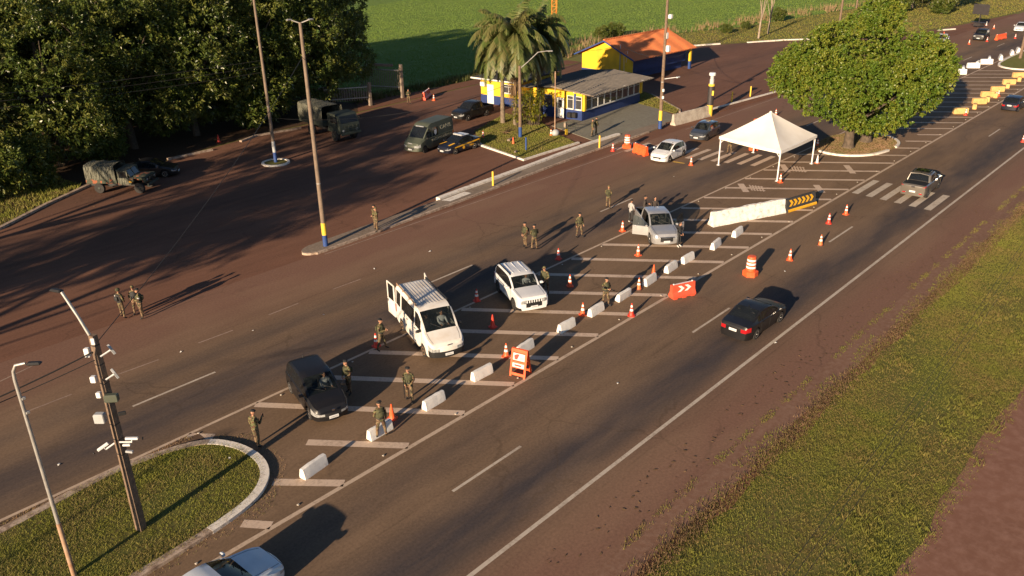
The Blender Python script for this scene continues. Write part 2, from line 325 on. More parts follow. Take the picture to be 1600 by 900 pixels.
# ================================================================== SETTING
rng = np.random.default_rng(11)
def P2(*pix): return [tuple(at(*p)[:2]) for p in pix]
def rect(u0, u1, v0, v1): return [(u0, v0), (u1, v0), (u1, v1), (u0, v1)]
def smooth_poly(pts, n=4, closed=True):
    out = []; k = len(pts)
    for i in range(k if closed else k-1):
        p = [Vector((*pts[(i+j-1) % k if closed else min(max(i+j-1, 0), k-1)], 0)) for j in range(4)]
        for q in range(n):
            t = q/n; out.append(tuple((.5*((2*p[1])+(-p[0]+p[2])*t+(2*p[0]-5*p[1]+4*p[2]-p[3])*t*t+(-p[0]+3*p[1]-3*p[2]+p[3])*t**3))[:2]))
    if not closed: out.append(tuple(pts[-1]))
    return out
struct('ground', MB().sheet(rect(-900, 2600, -1500, 2200), -.035), 'turf_far')
struct('crop_field', MB().sheet([(52, 80.5), (82, 80.5), (112, 84.5), (124, 88), (150, 79), (200, 74), (420, 62), (1500, 55), (1500, 1600), (-300, 1600), (-300, 112), (52, 108)], -.012), 'crop_green')
struct('highway', MB().sheet(rect(-200, 900, 12.45, 43.4), 0), 'asphalt_road')
lot = [(-200, 43.4), (96, 43.4), (124, 43.4), (203, 43.4), (203.6, 43.9), (170, 48), (150, 54.2), (144, 58.4), (134, 66.9), (124, 72.3), (116, 75.5), (108, 77.3), (76, 77), (54, 75.5), (43, 75.2), (34, 73.6), (25, 70.9), (16, 65), (4, 57.5), (-40, 40+22), (-200, 62)]
struct('parking_lot', MB().sheet(lot, 0), 'asphalt_lot')
struct('forest_floor', MB().sheet([(-60, 62.3), (-40, 62.3), (4, 57.8), (16, 65.3), (25, 71.2), (34, 73.9), (43, 75.5), (54, 75.8), (58, 76.2), (60, 80.5), (50, 110), (-60, 110)], -.006), 'leaf_litter')
struct('lane_to_gate', MB().sheet([(57, 76.1), (76, 77.3), (100, 77.6), (100, 80.4), (66, 79.8), (64, 92), (60, 92), (60, 80)], -.004), 'red_soil')
def wavy(u0, u1, v, amp, n, sd):
    g = random.Random(sd); return [(u0+(u1-u0)*i/n, v+g.uniform(-amp, amp)) for i in range(n+1)]
struct('drain_channel', MB().sheet(wavy(-60, 300, 11.3, .12, 160, 3)+[(300, 12.45), (-60, 12.45)], -.005), 'gutter_concrete')
struct('soil_edge', MB().sheet(wavy(-60, 300, 10.9, .3, 160, 9)+[(300, 11.6), (-60, 11.6)], -.009), 'red_soil')
struct('dirt_road', MB().sheet([(-60, -9), (300, -9)]+wavy(-60, 300, 4.9, .22, 150, 5)[::-1], -.012), 'dirt_track')
struct('roadside_turf', MB().sheet(wavy(-60, 300, 4.7, .25, 150, 6)+wavy(-60, 300, 11.15, .3, 150, 7)[::-1], -.02), 'turf_soil')

def strip(mb, pts, wd, z, z0=None, closed=False):      # painted line / kerb along a polyline
    n = len(pts); L = []; Rr = []
    for i, p in enumerate(pts):
        a = Vector(pts[(i-1) % n] if closed else pts[max(i-1, 0)]); b = Vector(pts[(i+1) % n] if closed else pts[min(i+1, n-1)]); d = (b-a).normalized(); q = Vector((-d.y, d.x))*wd/2
        L.append((p[0]+q.x, p[1]+q.y)); Rr.append((p[0]-q.x, p[1]-q.y))
    m = n if closed else n-1
    if z0 is None:
        mb.add([(*p, z) for p in L]+[(*p, z) for p in Rr], [(i, n+i, n+(i+1) % n, (i+1) % n) for i in range(m)])
    else:
        vs = [(*p, z) for p in L]+[(*p, z) for p in Rr]+[(*p, z0) for p in L]+[(*p, z0) for p in Rr]; fs = []
        for i in range(m):
            j = (i+1) % n; fs += [(i, n+i, n+j, j), (i, j, 2*n+j, 2*n+i), (n+i, 3*n+i, 3*n+j, n+j)]
        if not closed: fs += [(0, 2*n, 3*n, n), (n-1, 2*n-1, 4*n-1, 3*n-1)]
        mb.add(vs, fs)
    return mb
ZP = .004
edge = MB(); strip(edge, [(-60, 15.43), (420, 15.43)], .17, ZP); struct('edge_line', edge, 'paint_white')
edge = MB(); strip(edge, [(-60, 22.48), (150, 22.48)], .2, ZP); strip(edge, [(-60, 30.36), (150, 30.36)], .16, ZP); struct('median_line', edge, 'paint_edge')
d = MB(); 
for u in (-.5, 17.1, 34.5, 51.7, 88.7, 106, 123, 140, 157): strip(d, [(u, 19.06), (u+3.9, 19.06)], .13, ZP)
for u in (-6, 11.7, 29.4, 46.9, 82.0, 99.5, 117, 134.5, 152, 169): strip(d, [(u, 34.35), (u+4.1, 34.35)], .13, ZP)
struct('lane_dashes', d, 'paint_white')
d = MB()
[strip(d, P2(a, b), .10, ZP) for a, b in (((40, 644), (112, 616)), ((176, 588), (248, 562)), ((310, 536), (364, 516)), ((420, 492), (466, 474)), ((520, 452), (564, 436)), ((0, 596), (58, 568)))]; strip(d, [(28.5, 43.0), (62, 43.0)], .10, ZP); strip(d, [(73, 43.05), (130, 43.05)], .10, ZP)
struct('faint_lines', d, 'paint_faint')
h = MB(); h2 = MB()
for k in range(42):
    u0 = 12.2+3.27*k; v1 = 22.6
    if u0 > 127: break
    v0 = 30.25
    if 71.5 < u0 < 82: 
        if u0 < 78.5: strip(h, [(u0, v0), (u0+1.2, v0-1.6)], .34, ZP)
        strip(h, [(u0+4.3, 24.5), (u0+5.75, v1)], .34, ZP); continue
    if u0 < 14: strip(h, [(u0, v0), (u0+.7, v0-.9)], .42, ZP); strip(h, [(u0+3.1, 26.0), (u0+5.75, v1)], .42, ZP); continue
    strip(h if u0 < 70 else h2, [(u0, v0), (u0+5.75, v1)], .40 if u0 < 50 else .36, ZP)
strip(h, [(12.85, 24.75), (14.65, 22.6)], .42, ZP); strip(h, [(10.75, 23.5), (11.4, 22.6)], .42, ZP); strip(h, [(9.6, 30.25), (9.9, 29.9)], .42, ZP)
struct('hatch_lines', h, 'paint_worn'); struct('hatch_lines_far', h2, 'paint_edge')
# cross strokes and a worn word in the hatching near the tent
x = MB()
for a, b in (((1157, 287), (1166, 300)), ((1275, 289), (1285, 301)), ((1222, 257), (1231, 269)), ((1322, 258), (1333, 271))): strip(x, P2(a, b), .5, ZP+.001)
for bx, by in ((1171, 289), (1236, 259)):
    for i in range(5):
        p0 = at(bx+i*4.6, by+i*.5); p1 = at(bx+4+i*4.6, by+8.6+i*.4); strip(x, [p0[:2], p1[:2]], .12, ZP+.001)
    strip(x, P2((bx, by+2.2), (bx+21, by+3.2)), .14, ZP+.002); strip(x, P2((bx+3, by+7.6), (bx+25, by+9.0)), .14, ZP+.002)
struct('road_word', x, 'paint_worn')
z = MB()
for k in range(6): v = 21.85-1.1*k; strip(z, [(63.05-.1*k, v), (67.5-.1*k, v)], .5, ZP)
struct('zebra_crossing', z, 'paint_white'); z = MB()
for k in range(12): v = 31.6+1.12*k; u = 65.1-.27*(v-31.6); strip(z, [(u, v), (u+4.0, v)], .46, ZP)
struct('zebra_crossing_far', z, 'paint_worn')
struct('yellow_stroke', strip(MB(), P2((1052, 252.5), (1070, 255.5)), .3, ZP), 'paint_yellow')
# ---- kerbs and islands
isl = smooth_poly([(-30, 23.6), (-12, 23.62), (-2, 23.65), (4, 23.7), (7.5, 23.75), (11.0, 24.15), (12.6, 25.0), (13.25, 26.4), (13.0, 28.2), (11.9, 29.4), (9.0, 30.0), (4.5, 29.6), (-1, 29.45), (-12, 29.2), (-30, 28.9)], 5)
struct('median_island', MB().sheet(isl, .10), 'turf_soil')
near = [p for p in isl if p[1] < 26.6 and p[0] > -29]; endk = [p for p in isl if p[1] >= 24.6 and p[0] > 11.9]; far = [p for p in isl if p[1] >= 28.5 and p[0] < 11.9 and p[0] > -29]
struct('island_kerb', strip(MB(), isl, .34, .13, -.03, True), 'kerb_old')
struct('island_kerb_paint', strip(MB(), [p for p in isl if p[0] > 9.2 and 23.7 < p[1] < 29.2], .352, .134, -.03), 'kerb_white')
struct('dust_strip', MB().sheet(wavy(-30, 12.6, 30.02, .1, 60, 2)+[(12.6, 29.5), (9, 29.9), (4.5, 29.5), (-30, 28.9)][::1], .006), 'dust_dark')
dv = smooth_poly([(27.6, 44.1), (28.1, 43.55), (30, 43.45), (44, 44.1), (57.7, 45.0), (72, 45.3), (72, 46.6), (60, 46.7), (44, 45.5), (30.5, 45.0), (28.2, 44.8)], 4)
struct('divider_platform', MB().prism(dv, -.02, .12), 'old_concrete')
struct('divider_kerb', strip(MB(), [p for p in dv if p[1] < 43.5+.058*(p[0]-28)+.75 and p[0] < 71], .2, .14, -.03), 'kerb_old')
struct('divider_white_kerb', strip(MB(), smooth_poly([(40.9, 45.45), (44.2, 45.7), (52, 46.1), (60, 46.7), (66.5, 46.75)], 4, False), .42, .27, 0), 'kerb_white')
struct('divider_white_patch', MB().sheet([(40.9, 45.1), (43.6, 45.3), (43.7, 44.6), (41.2, 44.4)], .125), 'kerb_white')
d2 = [(82.6, 45.5), (96.5, 44.4), (100, 44.0), (100, 43.6), (96, 43.6), (82.4, 44.5)]
struct('soil_bank', MB().prism(d2, -.02, .07), 'red_soil'); struct('far_white_kerb', strip(MB(), [(82.2, 45.7), (89, 45.15), (97.5, 44.5), (100.3, 44.0)], .26, .18, 0), 'kerb_white')
kl = P2((0, 358), (70, 322), (140, 290)); struct('lot_kerb', strip(MB(), [(-30, 49)]+kl, .32, .16, -.03), 'kerb_old')
kl = P2((262, 250), (332, 235)); struct('lot_kerb_middle', strip(MB(), kl, .30, .16, -.03), 'kerb_old')
kl = P2((376, 222), (400, 213), (470, 201)); struct('lot_kerb_far', strip(MB(), kl, .30, .16, -.03), 'kerb_old')
struct('grass_edge_kerb', strip(MB(), P2((1082, 72), (1125, 69)), .35, .18, -.03), 'kerb_white'); struct('grass_edge_kerb_far', strip(MB(), P2((1168, 67), (1225, 63), (1300, 61)), .35, .18, -.03), 'kerb_white')
struct('verge_kerb', strip(MB(), P2((1466, 48), (1492, 46)), .4, .2, -.03), 'kerb_white')
i2 = smooth_poly([(73.9, 29.8), (72.9, 27.4), (74.6, 25.2), (77.8, 24.4), (80.6, 24.7), (82.6, 26.6), (81.8, 29.2), (78.6, 30.6)], 6)
struct('tree_island', MB().prism(i2, -.02, .10), 'dry_ground'); k = len(i2)
struct('tree_island_kerb', strip(strip(MB(), i2[2:18], .26, .16, -.02), i2[20:34], .26, .16, -.02), 'kerb_white')
i3 = smooth_poly([(130.5, 27.2), (131.5, 25.0), (136, 23.8), (150, 23.6), (190, 23.6), (240, 23.6), (240, 29.8), (190, 29.8), (150, 29.8), (138, 29.8), (132.5, 29.2)], 5)
struct('far_island', MB().prism(i3, -.02, .10), 'turf_far'); struct('far_island_kerb', strip(MB(), i3, .28, .17, -.02, True), 'kerb_white')
gi = P2((752, 228), (818, 251), (902, 225), (868, 210), (846, 192), (790, 178), (742, 206)); struct('guard_lawn', MB().prism(gi, -.02, .09), 'turf_soil')
struct('guard_lawn_kerb', strip(MB(), P2((742, 218), (752, 228), (818, 251), (904, 224)), .28, .15, -.02), 'kerb_white')
struct('guard_walk', MB().prism(P2((862, 197), (926, 220), (1062, 186), (1052, 180), (1000, 160), (915, 180)), -.02, .05), 'walk_concrete')
struct('side_lawn', MB().prism(P2((985, 152), (1000, 163), (1056, 178), (1062, 172), (1018, 148), (990, 140)), -.02, .07), 'turf_soil'); struct('side_lawn_kerb', strip(MB(), P2((1062, 176), (1062, 172), (1018, 148)), .2, .12, -.02), 'kerb_old')
struct('lot_zebra', strip(strip(strip(MB(), P2((942, 214), (966, 207)), .45, ZP), P2((956, 217), (980, 210)), .45, ZP), P2((968, 222), (996, 213)), .45, ZP), 'paint_worn')
struct('ring_bed', MB().lathe([(1.1, -.02), (1.1, .06), (.02, .09)], 24), 'turf_soil').location = at(431, 255)
# ---- grass: loose blades, one object per lawn
def in_poly(P, poly):
    x, y = P[:, 0], P[:, 1]; c = np.zeros(len(P), bool); n = len(poly)
    for i in range(n):
        (x0, y0), (x1, y1) = poly[i], poly[i-1]
        with np.errstate(divide='ignore', invalid='ignore'): c ^= ((y0 > y) != (y1 > y)) & (x < (x1-x0)*(y-y0)/(y1-y0)+x0)
    return c
def scatter(poly, n):
    a = np.array(poly); lo, hi = a.min(0), a.max(0); P = lo+rng.random((n, 2))*(hi-lo); return P[in_poly(P, poly)]
def lump(P, s, ph=0): return (np.sin(P[:, 0]*s+ph+1.7*np.sin(P[:, 1]*s*.7))+np.sin(P[:, 1]*s*1.3+ph*2+1.3*np.sin(P[:, 0]*s*.6)))*.25+.5
def blades(name, P, z, h0, h1, wd, mat, lean=.6, lumps=0.0, per=3):
    n = len(P); k = n*per; base = np.repeat(P, per, 0)+rng.normal(0, .05, (k, 2)); a = rng.random(k)*2*np.pi; h = h0+(h1-h0)*rng.random(k)**1.5
    if lumps: h *= .6+lumps*np.repeat(lump(P, .9)*rng.random(n), per)
    ln = lean*h*rng.random(k); b = rng.random(k)*2*np.pi; V = np.zeros((k, 3, 3)); dx, dy = np.cos(a)*wd/2, np.sin(a)*wd/2
    V[:, 0, 0] = base[:, 0]-dx; V[:, 0, 1] = base[:, 1]-dy; V[:, 1, 0] = base[:, 0]+dx; V[:, 1, 1] = base[:, 1]+dy; V[:, :2, 2] = z
    V[:, 2, 0] = base[:, 0]+np.cos(b)*ln; V[:, 2, 1] = base[:, 1]+np.sin(b)*ln; V[:, 2, 2] = z+h
    o = link(name, quads_mesh(name, V, mat, 3)); o['kind'] = 'stuff'; return o
P = scatter(rect(8, 80, 4.4, 11.5), 160000); P = P[rng.random(len(P)) < np.clip(.35+1.0*lump(P, .45)+.35*(lump(P, 1.9, 3)-.5), .12, 1)]
w_ = np.minimum(P[:, 1]-4.4, 11.5-P[:, 1]); P = P[rng.random(len(P)) < np.clip(w_*1.3, .12, 1)]; blades('roadside_grass', P, -.02, .03, .13, .022, 'grass_blade', 1.3, .6)
T = scatter(rect(8, 80, 4.6, 10.6), 9000); T = T[(lump(T, .6, 5) > .56) & (lump(T, 2.3, 1) > .5)]; blades('taller_grass_tufts', T, -.02, .12, .30, .03, 'grass_blade', .9, .5, 6)
T = np.concatenate([scatter([(20, 64), (26, 66), (58, 70), (60, 76), (34, 74), (25, 71)], 1900), scatter(rect(10, 70, 12.6, 14.2), 260)]); k_ = len(T); a_ = rng.random(k_)*6.28; s_ = .04+.07*rng.random(k_); V = np.zeros((k_, 4, 3)); V[:, :, :2] = T[:, None]+np.stack([np.stack([np.cos(a_+q)*s_*f, np.sin(a_+q)*s_*f], -1) for q, f in ((0, 1), (1.57, .45), (3.14, 1), (4.71, .45))], 1); V[:, :, 2] = .012+.02*rng.random((k_, 4)); link('fallen_leaves', quads_mesh('fallen_leaves', V, 'frond_dead'))['kind'] = 'stuff'
P = scatter(isl, 120000); P = P[(P[:, 0] > -3) & (rng.random(len(P)) < np.clip(.35+1.0*lump(P, .8, 2), .2, 1))][:42000]; blades('median_grass', P, .10, .03, .12, .022, 'grass_island', 1.3, .6)
q = np.array([[u, v] for u, v in scatter(rect(10, 70, 10.9, 12.6), 12000)]); q = q[(lump(q, 1.1, 2) > .52) & (np.abs(q[:, 1]-12.3-.1*np.sin(q[:, 0])) > .45) & (rng.random(len(q)) < .5)]; blades('gutter_weeds', q, -.01, .04, .13, .025, 'grass_blade', 1.2, .6)
q = scatter(rect(10, 80, 12.3, 12.6), 9000); q = q[(lump(q, 1.1, 4) > .40) & (rng.random(len(q)) < .3*lump(q, 3.1, 2)*2)]; blades('kerb_weeds', q, 0, .02, .09, .02, 'grass_blade', 1.2)
q = scatter(rect(10, 80, 10.6, 11.7), 16000); q = q[rng.random(len(q)) < np.exp(-((q[:, 1]-11.1)/.3)**2)*lump(q, .9, 1)*1.4]; blades('gutter_dead_grass', q, -.01, .03, .16, .03, 'frond_dead', 1.4)
q = np.concatenate([scatter(rect(2, 12.2, 29.95, 30.2), 900), scatter([(6, 23.2), (12, 23.4), (14, 25.5), (14, 28.5), (12.5, 30), (12.5, 29.4), (13.3, 27), (12.8, 24.9), (7, 23.6)], 2600)]); blades('kerb_dry_weeds', q, .0, .02, .08, .02, 'grass_dry', 1.4)
blades('lawn_grass', scatter(gi, 16000), .09, .05, .16, .04, 'grass_island', 1.0, .5)
blades('side_lawn_grass', scatter(P2((985, 152), (1000, 163), (1056, 178), (1062, 172), (1018, 148), (990, 140)), 5000), .07, .05, .14, .05, 'grass_blade')
blades('tree_island_grass', scatter(i2, 9000), .10, .03, .12, .04, 'grass_dry', 1.2, .4)
lp = [(-12, 60), (4, 58), (15.5, 65), (24.5, 71.2), (24, 78), (8, 78)]; blades('wood_edge_grass', scatter(lp, 26000), 0, .10, .45, .06, 'grass_island', 1.0, .8)
vg = [(117, 75), (125, 72.8), (134.5, 67.4), (144.5, 58.8), (151, 54.6), (171, 48.5), (204, 44.5), (300, 44), (300, 66), (200, 73.5), (150, 78.5), (124, 87)]
struct('far_verge', MB().sheet(vg, -.008), 'turf_far'); blades('far_verge_grass', scatter(vg, 50000), 0, .08, .32, .11, 'grass_blade', 1.0, .6, 2)
P = scatter([(100, 80.8), (112, 84.5), (124, 88), (150, 79), (200, 74), (300, 68), (300, 73), (200, 80), (150, 86), (125, 93), (108, 90)], 9000); P = P[lump(P, .55) > .38]
blades('tall_dry_grass', P, 0, .5, 1.9, .10, 'grass_dry', .5, .7, 3)
fp = [(60, 81), (82, 81), (112, 85), (124, 88.5), (150, 79.5), (200, 74.5), (260, 72), (260, 210), (60, 150)]; P = scatter(fp, 430000); dd = np.hypot(P[:, 0], P[:, 1]); P = P[rng.random(len(P)) < np.clip(1.5-dd/230, .25, 1)]
tm = (P[:, 1]+.12*P[:, 0]) % 13; P = P[(np.abs(tm-2) > .25) & (np.abs(tm-4) > .25)]
P[:, 1] = np.where(rng.random(len(P)) < .7, np.round(P[:, 1]/.5)*.5+rng.normal(0, .05, len(P)), P[:, 1]); blades('crop_plants', P, -.02, .14, .30, .12, 'crop_blade', .7, .3, 1)
P = scatter([(60, 79.6), (82, 80.2), (112, 83.5), (112, 86.5), (82, 83), (60, 82)], 5000); blades('field_edge_weeds', P, 0, .3, 1.0, .09, 'leaf_bush', .6, .8, 3)

# ================================================================== TREES
def leaves(lobes, nclump, per, L, wr, seed, shell=.3, spread=.55, gap=.36, up=.25, gs=.55):
    g = np.random.default_rng(seed); C = []; N = []; vol = np.array([r[0]*r[1]+r[2]*r[1] for _, r in lobes]); vol = vol/vol.sum()
    for (c, r), f in zip(lobes, vol):
        m = max(3, int(nclump*f*1.6)); d = g.normal(size=(m, 3)); d /= np.linalg.norm(d, axis=1)[:, None]; s = 1-shell*g.random(m)**1.3+.06*g.normal(size=m)
        p = np.array(c)+d*np.array(r)*s[:, None]; ins = np.zeros(m, bool)
        for c2, r2 in lobes:
            if c2 is c: continue
            ins |= (((p-np.array(c2))/np.array(r2))**2).sum(1) < .5
        n3 = (np.sin(p[:, 0]/gs+seed)+np.sin(p[:, 1]/gs*1.1+2)+np.sin(p[:, 2]/gs*1.2+seed*.7))/6+.5
        ok = ~ins & (n3 > gap-.25*g.random(m)); C.append(p[ok]); N.append(d[ok])
    C = np.concatenate(C); N = np.concatenate(N); k = len(C)*per; c = np.repeat(C, per, 0); n = np.repeat(N, per, 0)
    d = n*spread+g.normal(size=(k, 3))*.62; d[:, 2] += up; d /= np.linalg.norm(d, axis=1)[:, None]
    l = L*(.65+.6*g.random(k))[:, None]; sd = np.cross(d, g.normal(size=(k, 3))); sd /= np.linalg.norm(sd, axis=1)[:, None]
    b = c+g.normal(size=(k, 3))*L*.28; V = np.zeros((k, 4, 3)); V[:, 0] = b; V[:, 1] = b+d*l*.5+sd*l*wr; V[:, 2] = b+d*l; V[:, 3] = b+d*l*.5-sd*l*wr; V[:, 2, 2] -= .12*l[:, 0]
    return V
def trunk_mb(h, r, limbs, seed, top=None):
    g = random.Random(seed); mb = MB(); bend = [(0, 0, -.1), (g.uniform(-.1, .1)*h*.3, g.uniform(-.1, .1)*h*.3, h*.35), (g.uniform(-.1, .1)*h*.6, g.uniform(-.1, .1)*h*.6, h*.7), (0, 0, h)]
    mb.tube(bend, [r*1.25, r, r*.8, r*.45], 9)
    for i in range(limbs):
        a = 2*math.pi*i/limbs+g.uniform(-.4, .4); z0 = h*g.uniform(.3, .75); q = g.uniform(.6, 1.0)*h*.55
        t = z0/h; p0 = Vector(bend[1]).lerp(Vector(bend[2]), min(1, max(0, (t-.35)/.35))); p0.z = z0
        p1 = p0+Vector((math.cos(a)*q*.5, math.sin(a)*q*.5, q*.5)); p2 = p1+Vector((math.cos(a)*q*.6, math.sin(a)*q*.6, q*.65)); mb.tube([p0, p1, p2], [r*.5, r*.33, r*.12], 6)
    return mb
def lobes_round(h0, h1, rad, n, seed):
    g = random.Random(seed); out = []; zc = (h0+h1)/2; hz = (h1-h0)/2
    for i in range(n):
        t = 2*math.pi*i*.618; f = g.random(); z = zc+hz*(1-2*(i+.5)/n)*.78; rr = rad*math.sqrt(max(.15, 1-((z-zc)/hz)**2))*.62*(.7+.5*f)
        q = g.uniform(.30, .46)*rad; out.append(((math.cos(t)*rr, math.sin(t)*rr, z), (q*1.15, q*1.15, q*.9)))
    out.append(((0, 0, zc), (rad*.62, rad*.62, hz*.72))); return out
CR_A = quads_mesh('crown', leaves(lobes_round(.9, 16, 6.6, 24, 1), 5200, 12, .36, .18, 1, gap=.43, gs=.85), 'leaf_mango')
CR_B = quads_mesh('crown', leaves(lobes_round(1.6, 18, 6.2, 22, 5), 5300, 12, .35, .18, 2, gap=.45, gs=.85), 'leaf_mango')
CR_C = quads_mesh('crown', leaves(lobes_round(1.0, 12, 5.2, 17, 9), 3000, 10, .34, .22, 3, shell=.45, gap=.44, gs=.7), 'leaf_forest')
CR_D = quads_mesh('crown', leaves(lobes_round(.3, 5.2, 2.8, 11, 4), 1000, 9, .36, .2, 4), 'leaf_mango')
TR = [trunk_mb(11, .32, 7, s).mesh('trunk', 'bark', 50) for s in (1, 2)]+[trunk_mb(8, .25, 6, 3).mesh('trunk', 'bark_pale', 50), trunk_mb(3.2, .12, 5, 4).mesh('trunk', 'bark', 50)]
CR_E = quads_mesh('crown', leaves(lobes_round(2.5, 15, 6.0, 15, 12), 750, 9, .52, .17, 6, gap=.45, gs=.9), 'leaf_mango'); CRS = [CR_A, CR_B, CR_C, CR_D, CR_E]; TR += [TR[0], TR[0]]; CRS.append(quads_mesh('crown', leaves(lobes_round(9.5, 17, 4.6, 12, 15), 560, 9, .5, .17, 9, gap=.4, gs=.9), 'leaf_mango'))
WOOD = 'trees of the dark wood beside the parking lot'
def tree(u, v, kind, s, rz, label, cat='tree', name='broadleaf_tree', group=WOOD, sz=None):
    t = thing(name, label, cat, (u, v, 0), rz, group); t.scale = (s, s, sz or s); link('trunk', TR[kind], t); link('crown', CRS[kind], t); return t
for i, (u, v, k, s, lb) in enumerate([
    
    (19, 80.5, 2, 1.15, 'fine leaved tree at the left end of the wood behind the grey kerb'),
    (26, 79.2, 0, .98, 'spreading glossy tree just behind the camouflage light truck'), (22, 88, 1, 1.1, 'tall dark tree deep in the wood behind the camouflage truck'),
    (33, 80, 1, .95, 'glossy tree behind the black sedan parked at the wood'), (31, 91, 0, 1.15, 'tall tree in the second row behind the parked black sedan'),
    (39.6, 80.2, 0, .95, 'dark tree above the broken kerb piece beside the sedan'), (40, 91, 1, 1.1, 'tall tree in the back row left of the tall lamp poles'),
    (46.6, 80.8, 1, .98, 'glossy tree directly behind the lamp pole in the round bed'), (45.5, 74.9+3.6, 3, 1.25, 'short young tree on the bank beside the army truck'),
    (49.5, 92, 0, 1.12, 'tall tree in the back row behind the army cargo truck'), (53.3, 81.0, 0, .93, 'spreading glossy tree overhanging the army cargo truck'),
    (59, 83.6, 1, .9, 'glossy tree at the right end of the wood over the gate'), (57.5, 96, 0, 1.0, 'tall tree behind the gate facing the green field'),
    (50, 103, 1, 1.0, 'rearmost tree of the wood bordering the crop field'), (36, 102, 0, 1.1, 'rearmost tree at the middle of the wood')]):
    tree(u, v, k, s, i*2.4, lb)
for i, (u, v, s) in enumerate([(18.0, 72.6, 1.0), (21.5, 74.0, .9), (29, 76.8, .7)]):
    tree(u, v, 3, s, i*1.7, ['leafy bush on the grass left of the camouflage light truck', 'bush touching the rear of the camouflage light truck', 'small bush in the gap behind the black sedan'][i], 'bush', 'leafy_bush', 'bushes along the edge of the wood')
# trees standing beyond the left edge of the photograph, known from the shadows they throw across the lot
for i, (u, v, k, s) in enumerate([(-14, 42.8, 5, .95), (-24, 44.5, 5, 1.05), (-36, 46, 5, 1.1), (-12, 48.5, 5, .8), (-4, 59, 5, 1.0), (-3, 51.5, 5, .95), (-50, 45, 4, 1.1)]):
    tree(u, v, k, s, i*1.3, 'roadside tree left of the parking lot, outside the photograph', group='trees shading the parking lot')
# the big tree on its own island
lb = [(0, 0, 7.2, 5.6, 3.8), (-5.6, 0, 6.9, 3.0, 2.5), (-6.9, 1, 5.9, 1.9, 1.7), (-4.3, -2, 4.9, 3.0, 1.9), (6.0, 0, 7.2, 3.1, 2.5), (7.6, .8, 7.7, 2.0, 1.6), (4.2, -1.6, 4.9, 3.0, 2.0), (0, -2, 3.2, 3.3, 1.6), (1.5, 1.5, 11.4, 1.9, 1.8), (-.6, 1, 9.7, 2.2, 2.0),
      (6.5, .6, 9.0, 1.7, 1.4), (-2.9, 2, 8.9, 2.1, 1.7), (-2.2, -4.4, 6.2, 2.4, 2.0), (2.5, -4.6, 6.7, 2.4, 2.1), (.2, -4.3, 8.4, 2.0, 1.7), (5.2, -3.4, 6.5, 2.1, 1.8), (-5.2, -2.8, 7.6, 1.8, 1.6), (.6, -4.9, 4.7, 2.1, 1.5), (3.6, -3.3, 8.9, 1.7, 1.5), (0, 5, 6.8, 3.6, 2.8), (-7.6, -.6, 7.4, 1.2, 1.0), (8.6, -.5, 6.6, 1.2, 1.0), (-1.0, -1.2, 10.8, 1.1, .9)]
lb = [(a*(.80 if a > 0 else .97), b, z, r*(.92 if a > 3 else 1), rz) for a, b, z, r, rz in lb]
lb = [((.68*a+.73*b, -.73*a+.68*b, z+.1), (r, r, rz)) for a, b, z, r, rz in lb]
t = thing('shade_tree', 'big bright green tree with two trunks on the kerbed island beside the white tent', 'tree', (77.4, 27.5, .1))
link('crown', quads_mesh('crown', leaves(lb, 12500, 19, .20, .28, 8, shell=.46, gap=.445, gs=1.0, up=.1), 'leaf_bright'), t)
for a, b, hh in ((-1.5, .1, 4.8), (1.7, -.3, 5.6)):
    mb = MB(); mb.tube([(a, b, -.1), (a, b, .4), (a*1.1, b, 2), (a*1.25, b*1.5, hh)], [.62, .46, .38, .22], 10)
    for q in range(6):
        an = q*1.05+a; mb.tube([(a*1.1, b, 1.9+.2*q), (a*1.1+math.cos(an)*1.8, b+math.sin(an)*1.8, 3.6+.3*q), (a+math.cos(an)*4, b+math.sin(an)*4, 5.6+.2*q)], [.2, .14, .05], 6)
    mb.build('trunk', 'bark', t, 50)
# far trees and bushes along the verge at the top
for i, (px, py, k, s, lb_) in enumerate([(1424, 14, 2, 1.1, 'left tree of the group on the far verge at the top'), (1455, 13, 2, 1.0, 'middle tree of the group on the far verge at the top'), (1480, 12, 2, 1.2, 'tree with a leaning trunk on the far verge by the dark sign')]):
    p = at(px, py); tree(p.x, p.y, k, s, i*2., lb_, group='trees on the far verge')
for i, (px, py, s, lb_) in enumerate([(940, 62, .55, 'tan bush at the field edge left of the orange roof'), (962, 58, .6, 'wider bush at the field edge behind the orange roof'), (1402, 18, 1.0, 'bush beneath the trees on the far verge'), (1470, 22, .9, 'dark bush beside the leaning trunk on the far verge'), (1135, 52, .4, 'low bush in the dry grass right of the orange roof'), (1165, 45, .35, 'round bush in the dry grass left of the bare trees'), (1215, 33, .6, 'green bush in the dry grass behind the bare trees')]):
    p = at(px, py); tree(p.x, p.y, 3, s, i*2.2, lb_, 'bush', 'field_bush', 'bushes along the field edge', s*.8)
def bare_tree(p, h, seed, label):
    t = thing('bare_tree', label, 'tree', (p.x, p.y, 0), 0, 'bare pale trees by the lot'); g = random.Random(seed); mb = MB()
    mb.tube([(0, 0, 0), (.2, 0, h*.3), (.5, -.1, h*.55)], [.19, .15, .11], 8); mb.build('trunk', 'bark_pale', t, 50); mb = MB()
    for i in range(9):
        z0 = h*g.uniform(.3, .55); f = z0/(h*.55)*.5; a = g.uniform(0, 6.28); l = g.uniform(.25, .5)*h; r = g.uniform(.12, .3)*l; p0 = Vector((f, -.1*f, z0)); p1 = p0+Vector((math.cos(a)*r*.6, math.sin(a)*r*.6, l*.5)); p2 = p1+Vector((math.cos(a)*r*.5, math.sin(a)*r*.5, l*.5)); mb.tube([p0, p1, p2], [.08, .055, .02], 5)
    mb.build('limbs', 'bark_pale', t, 50)
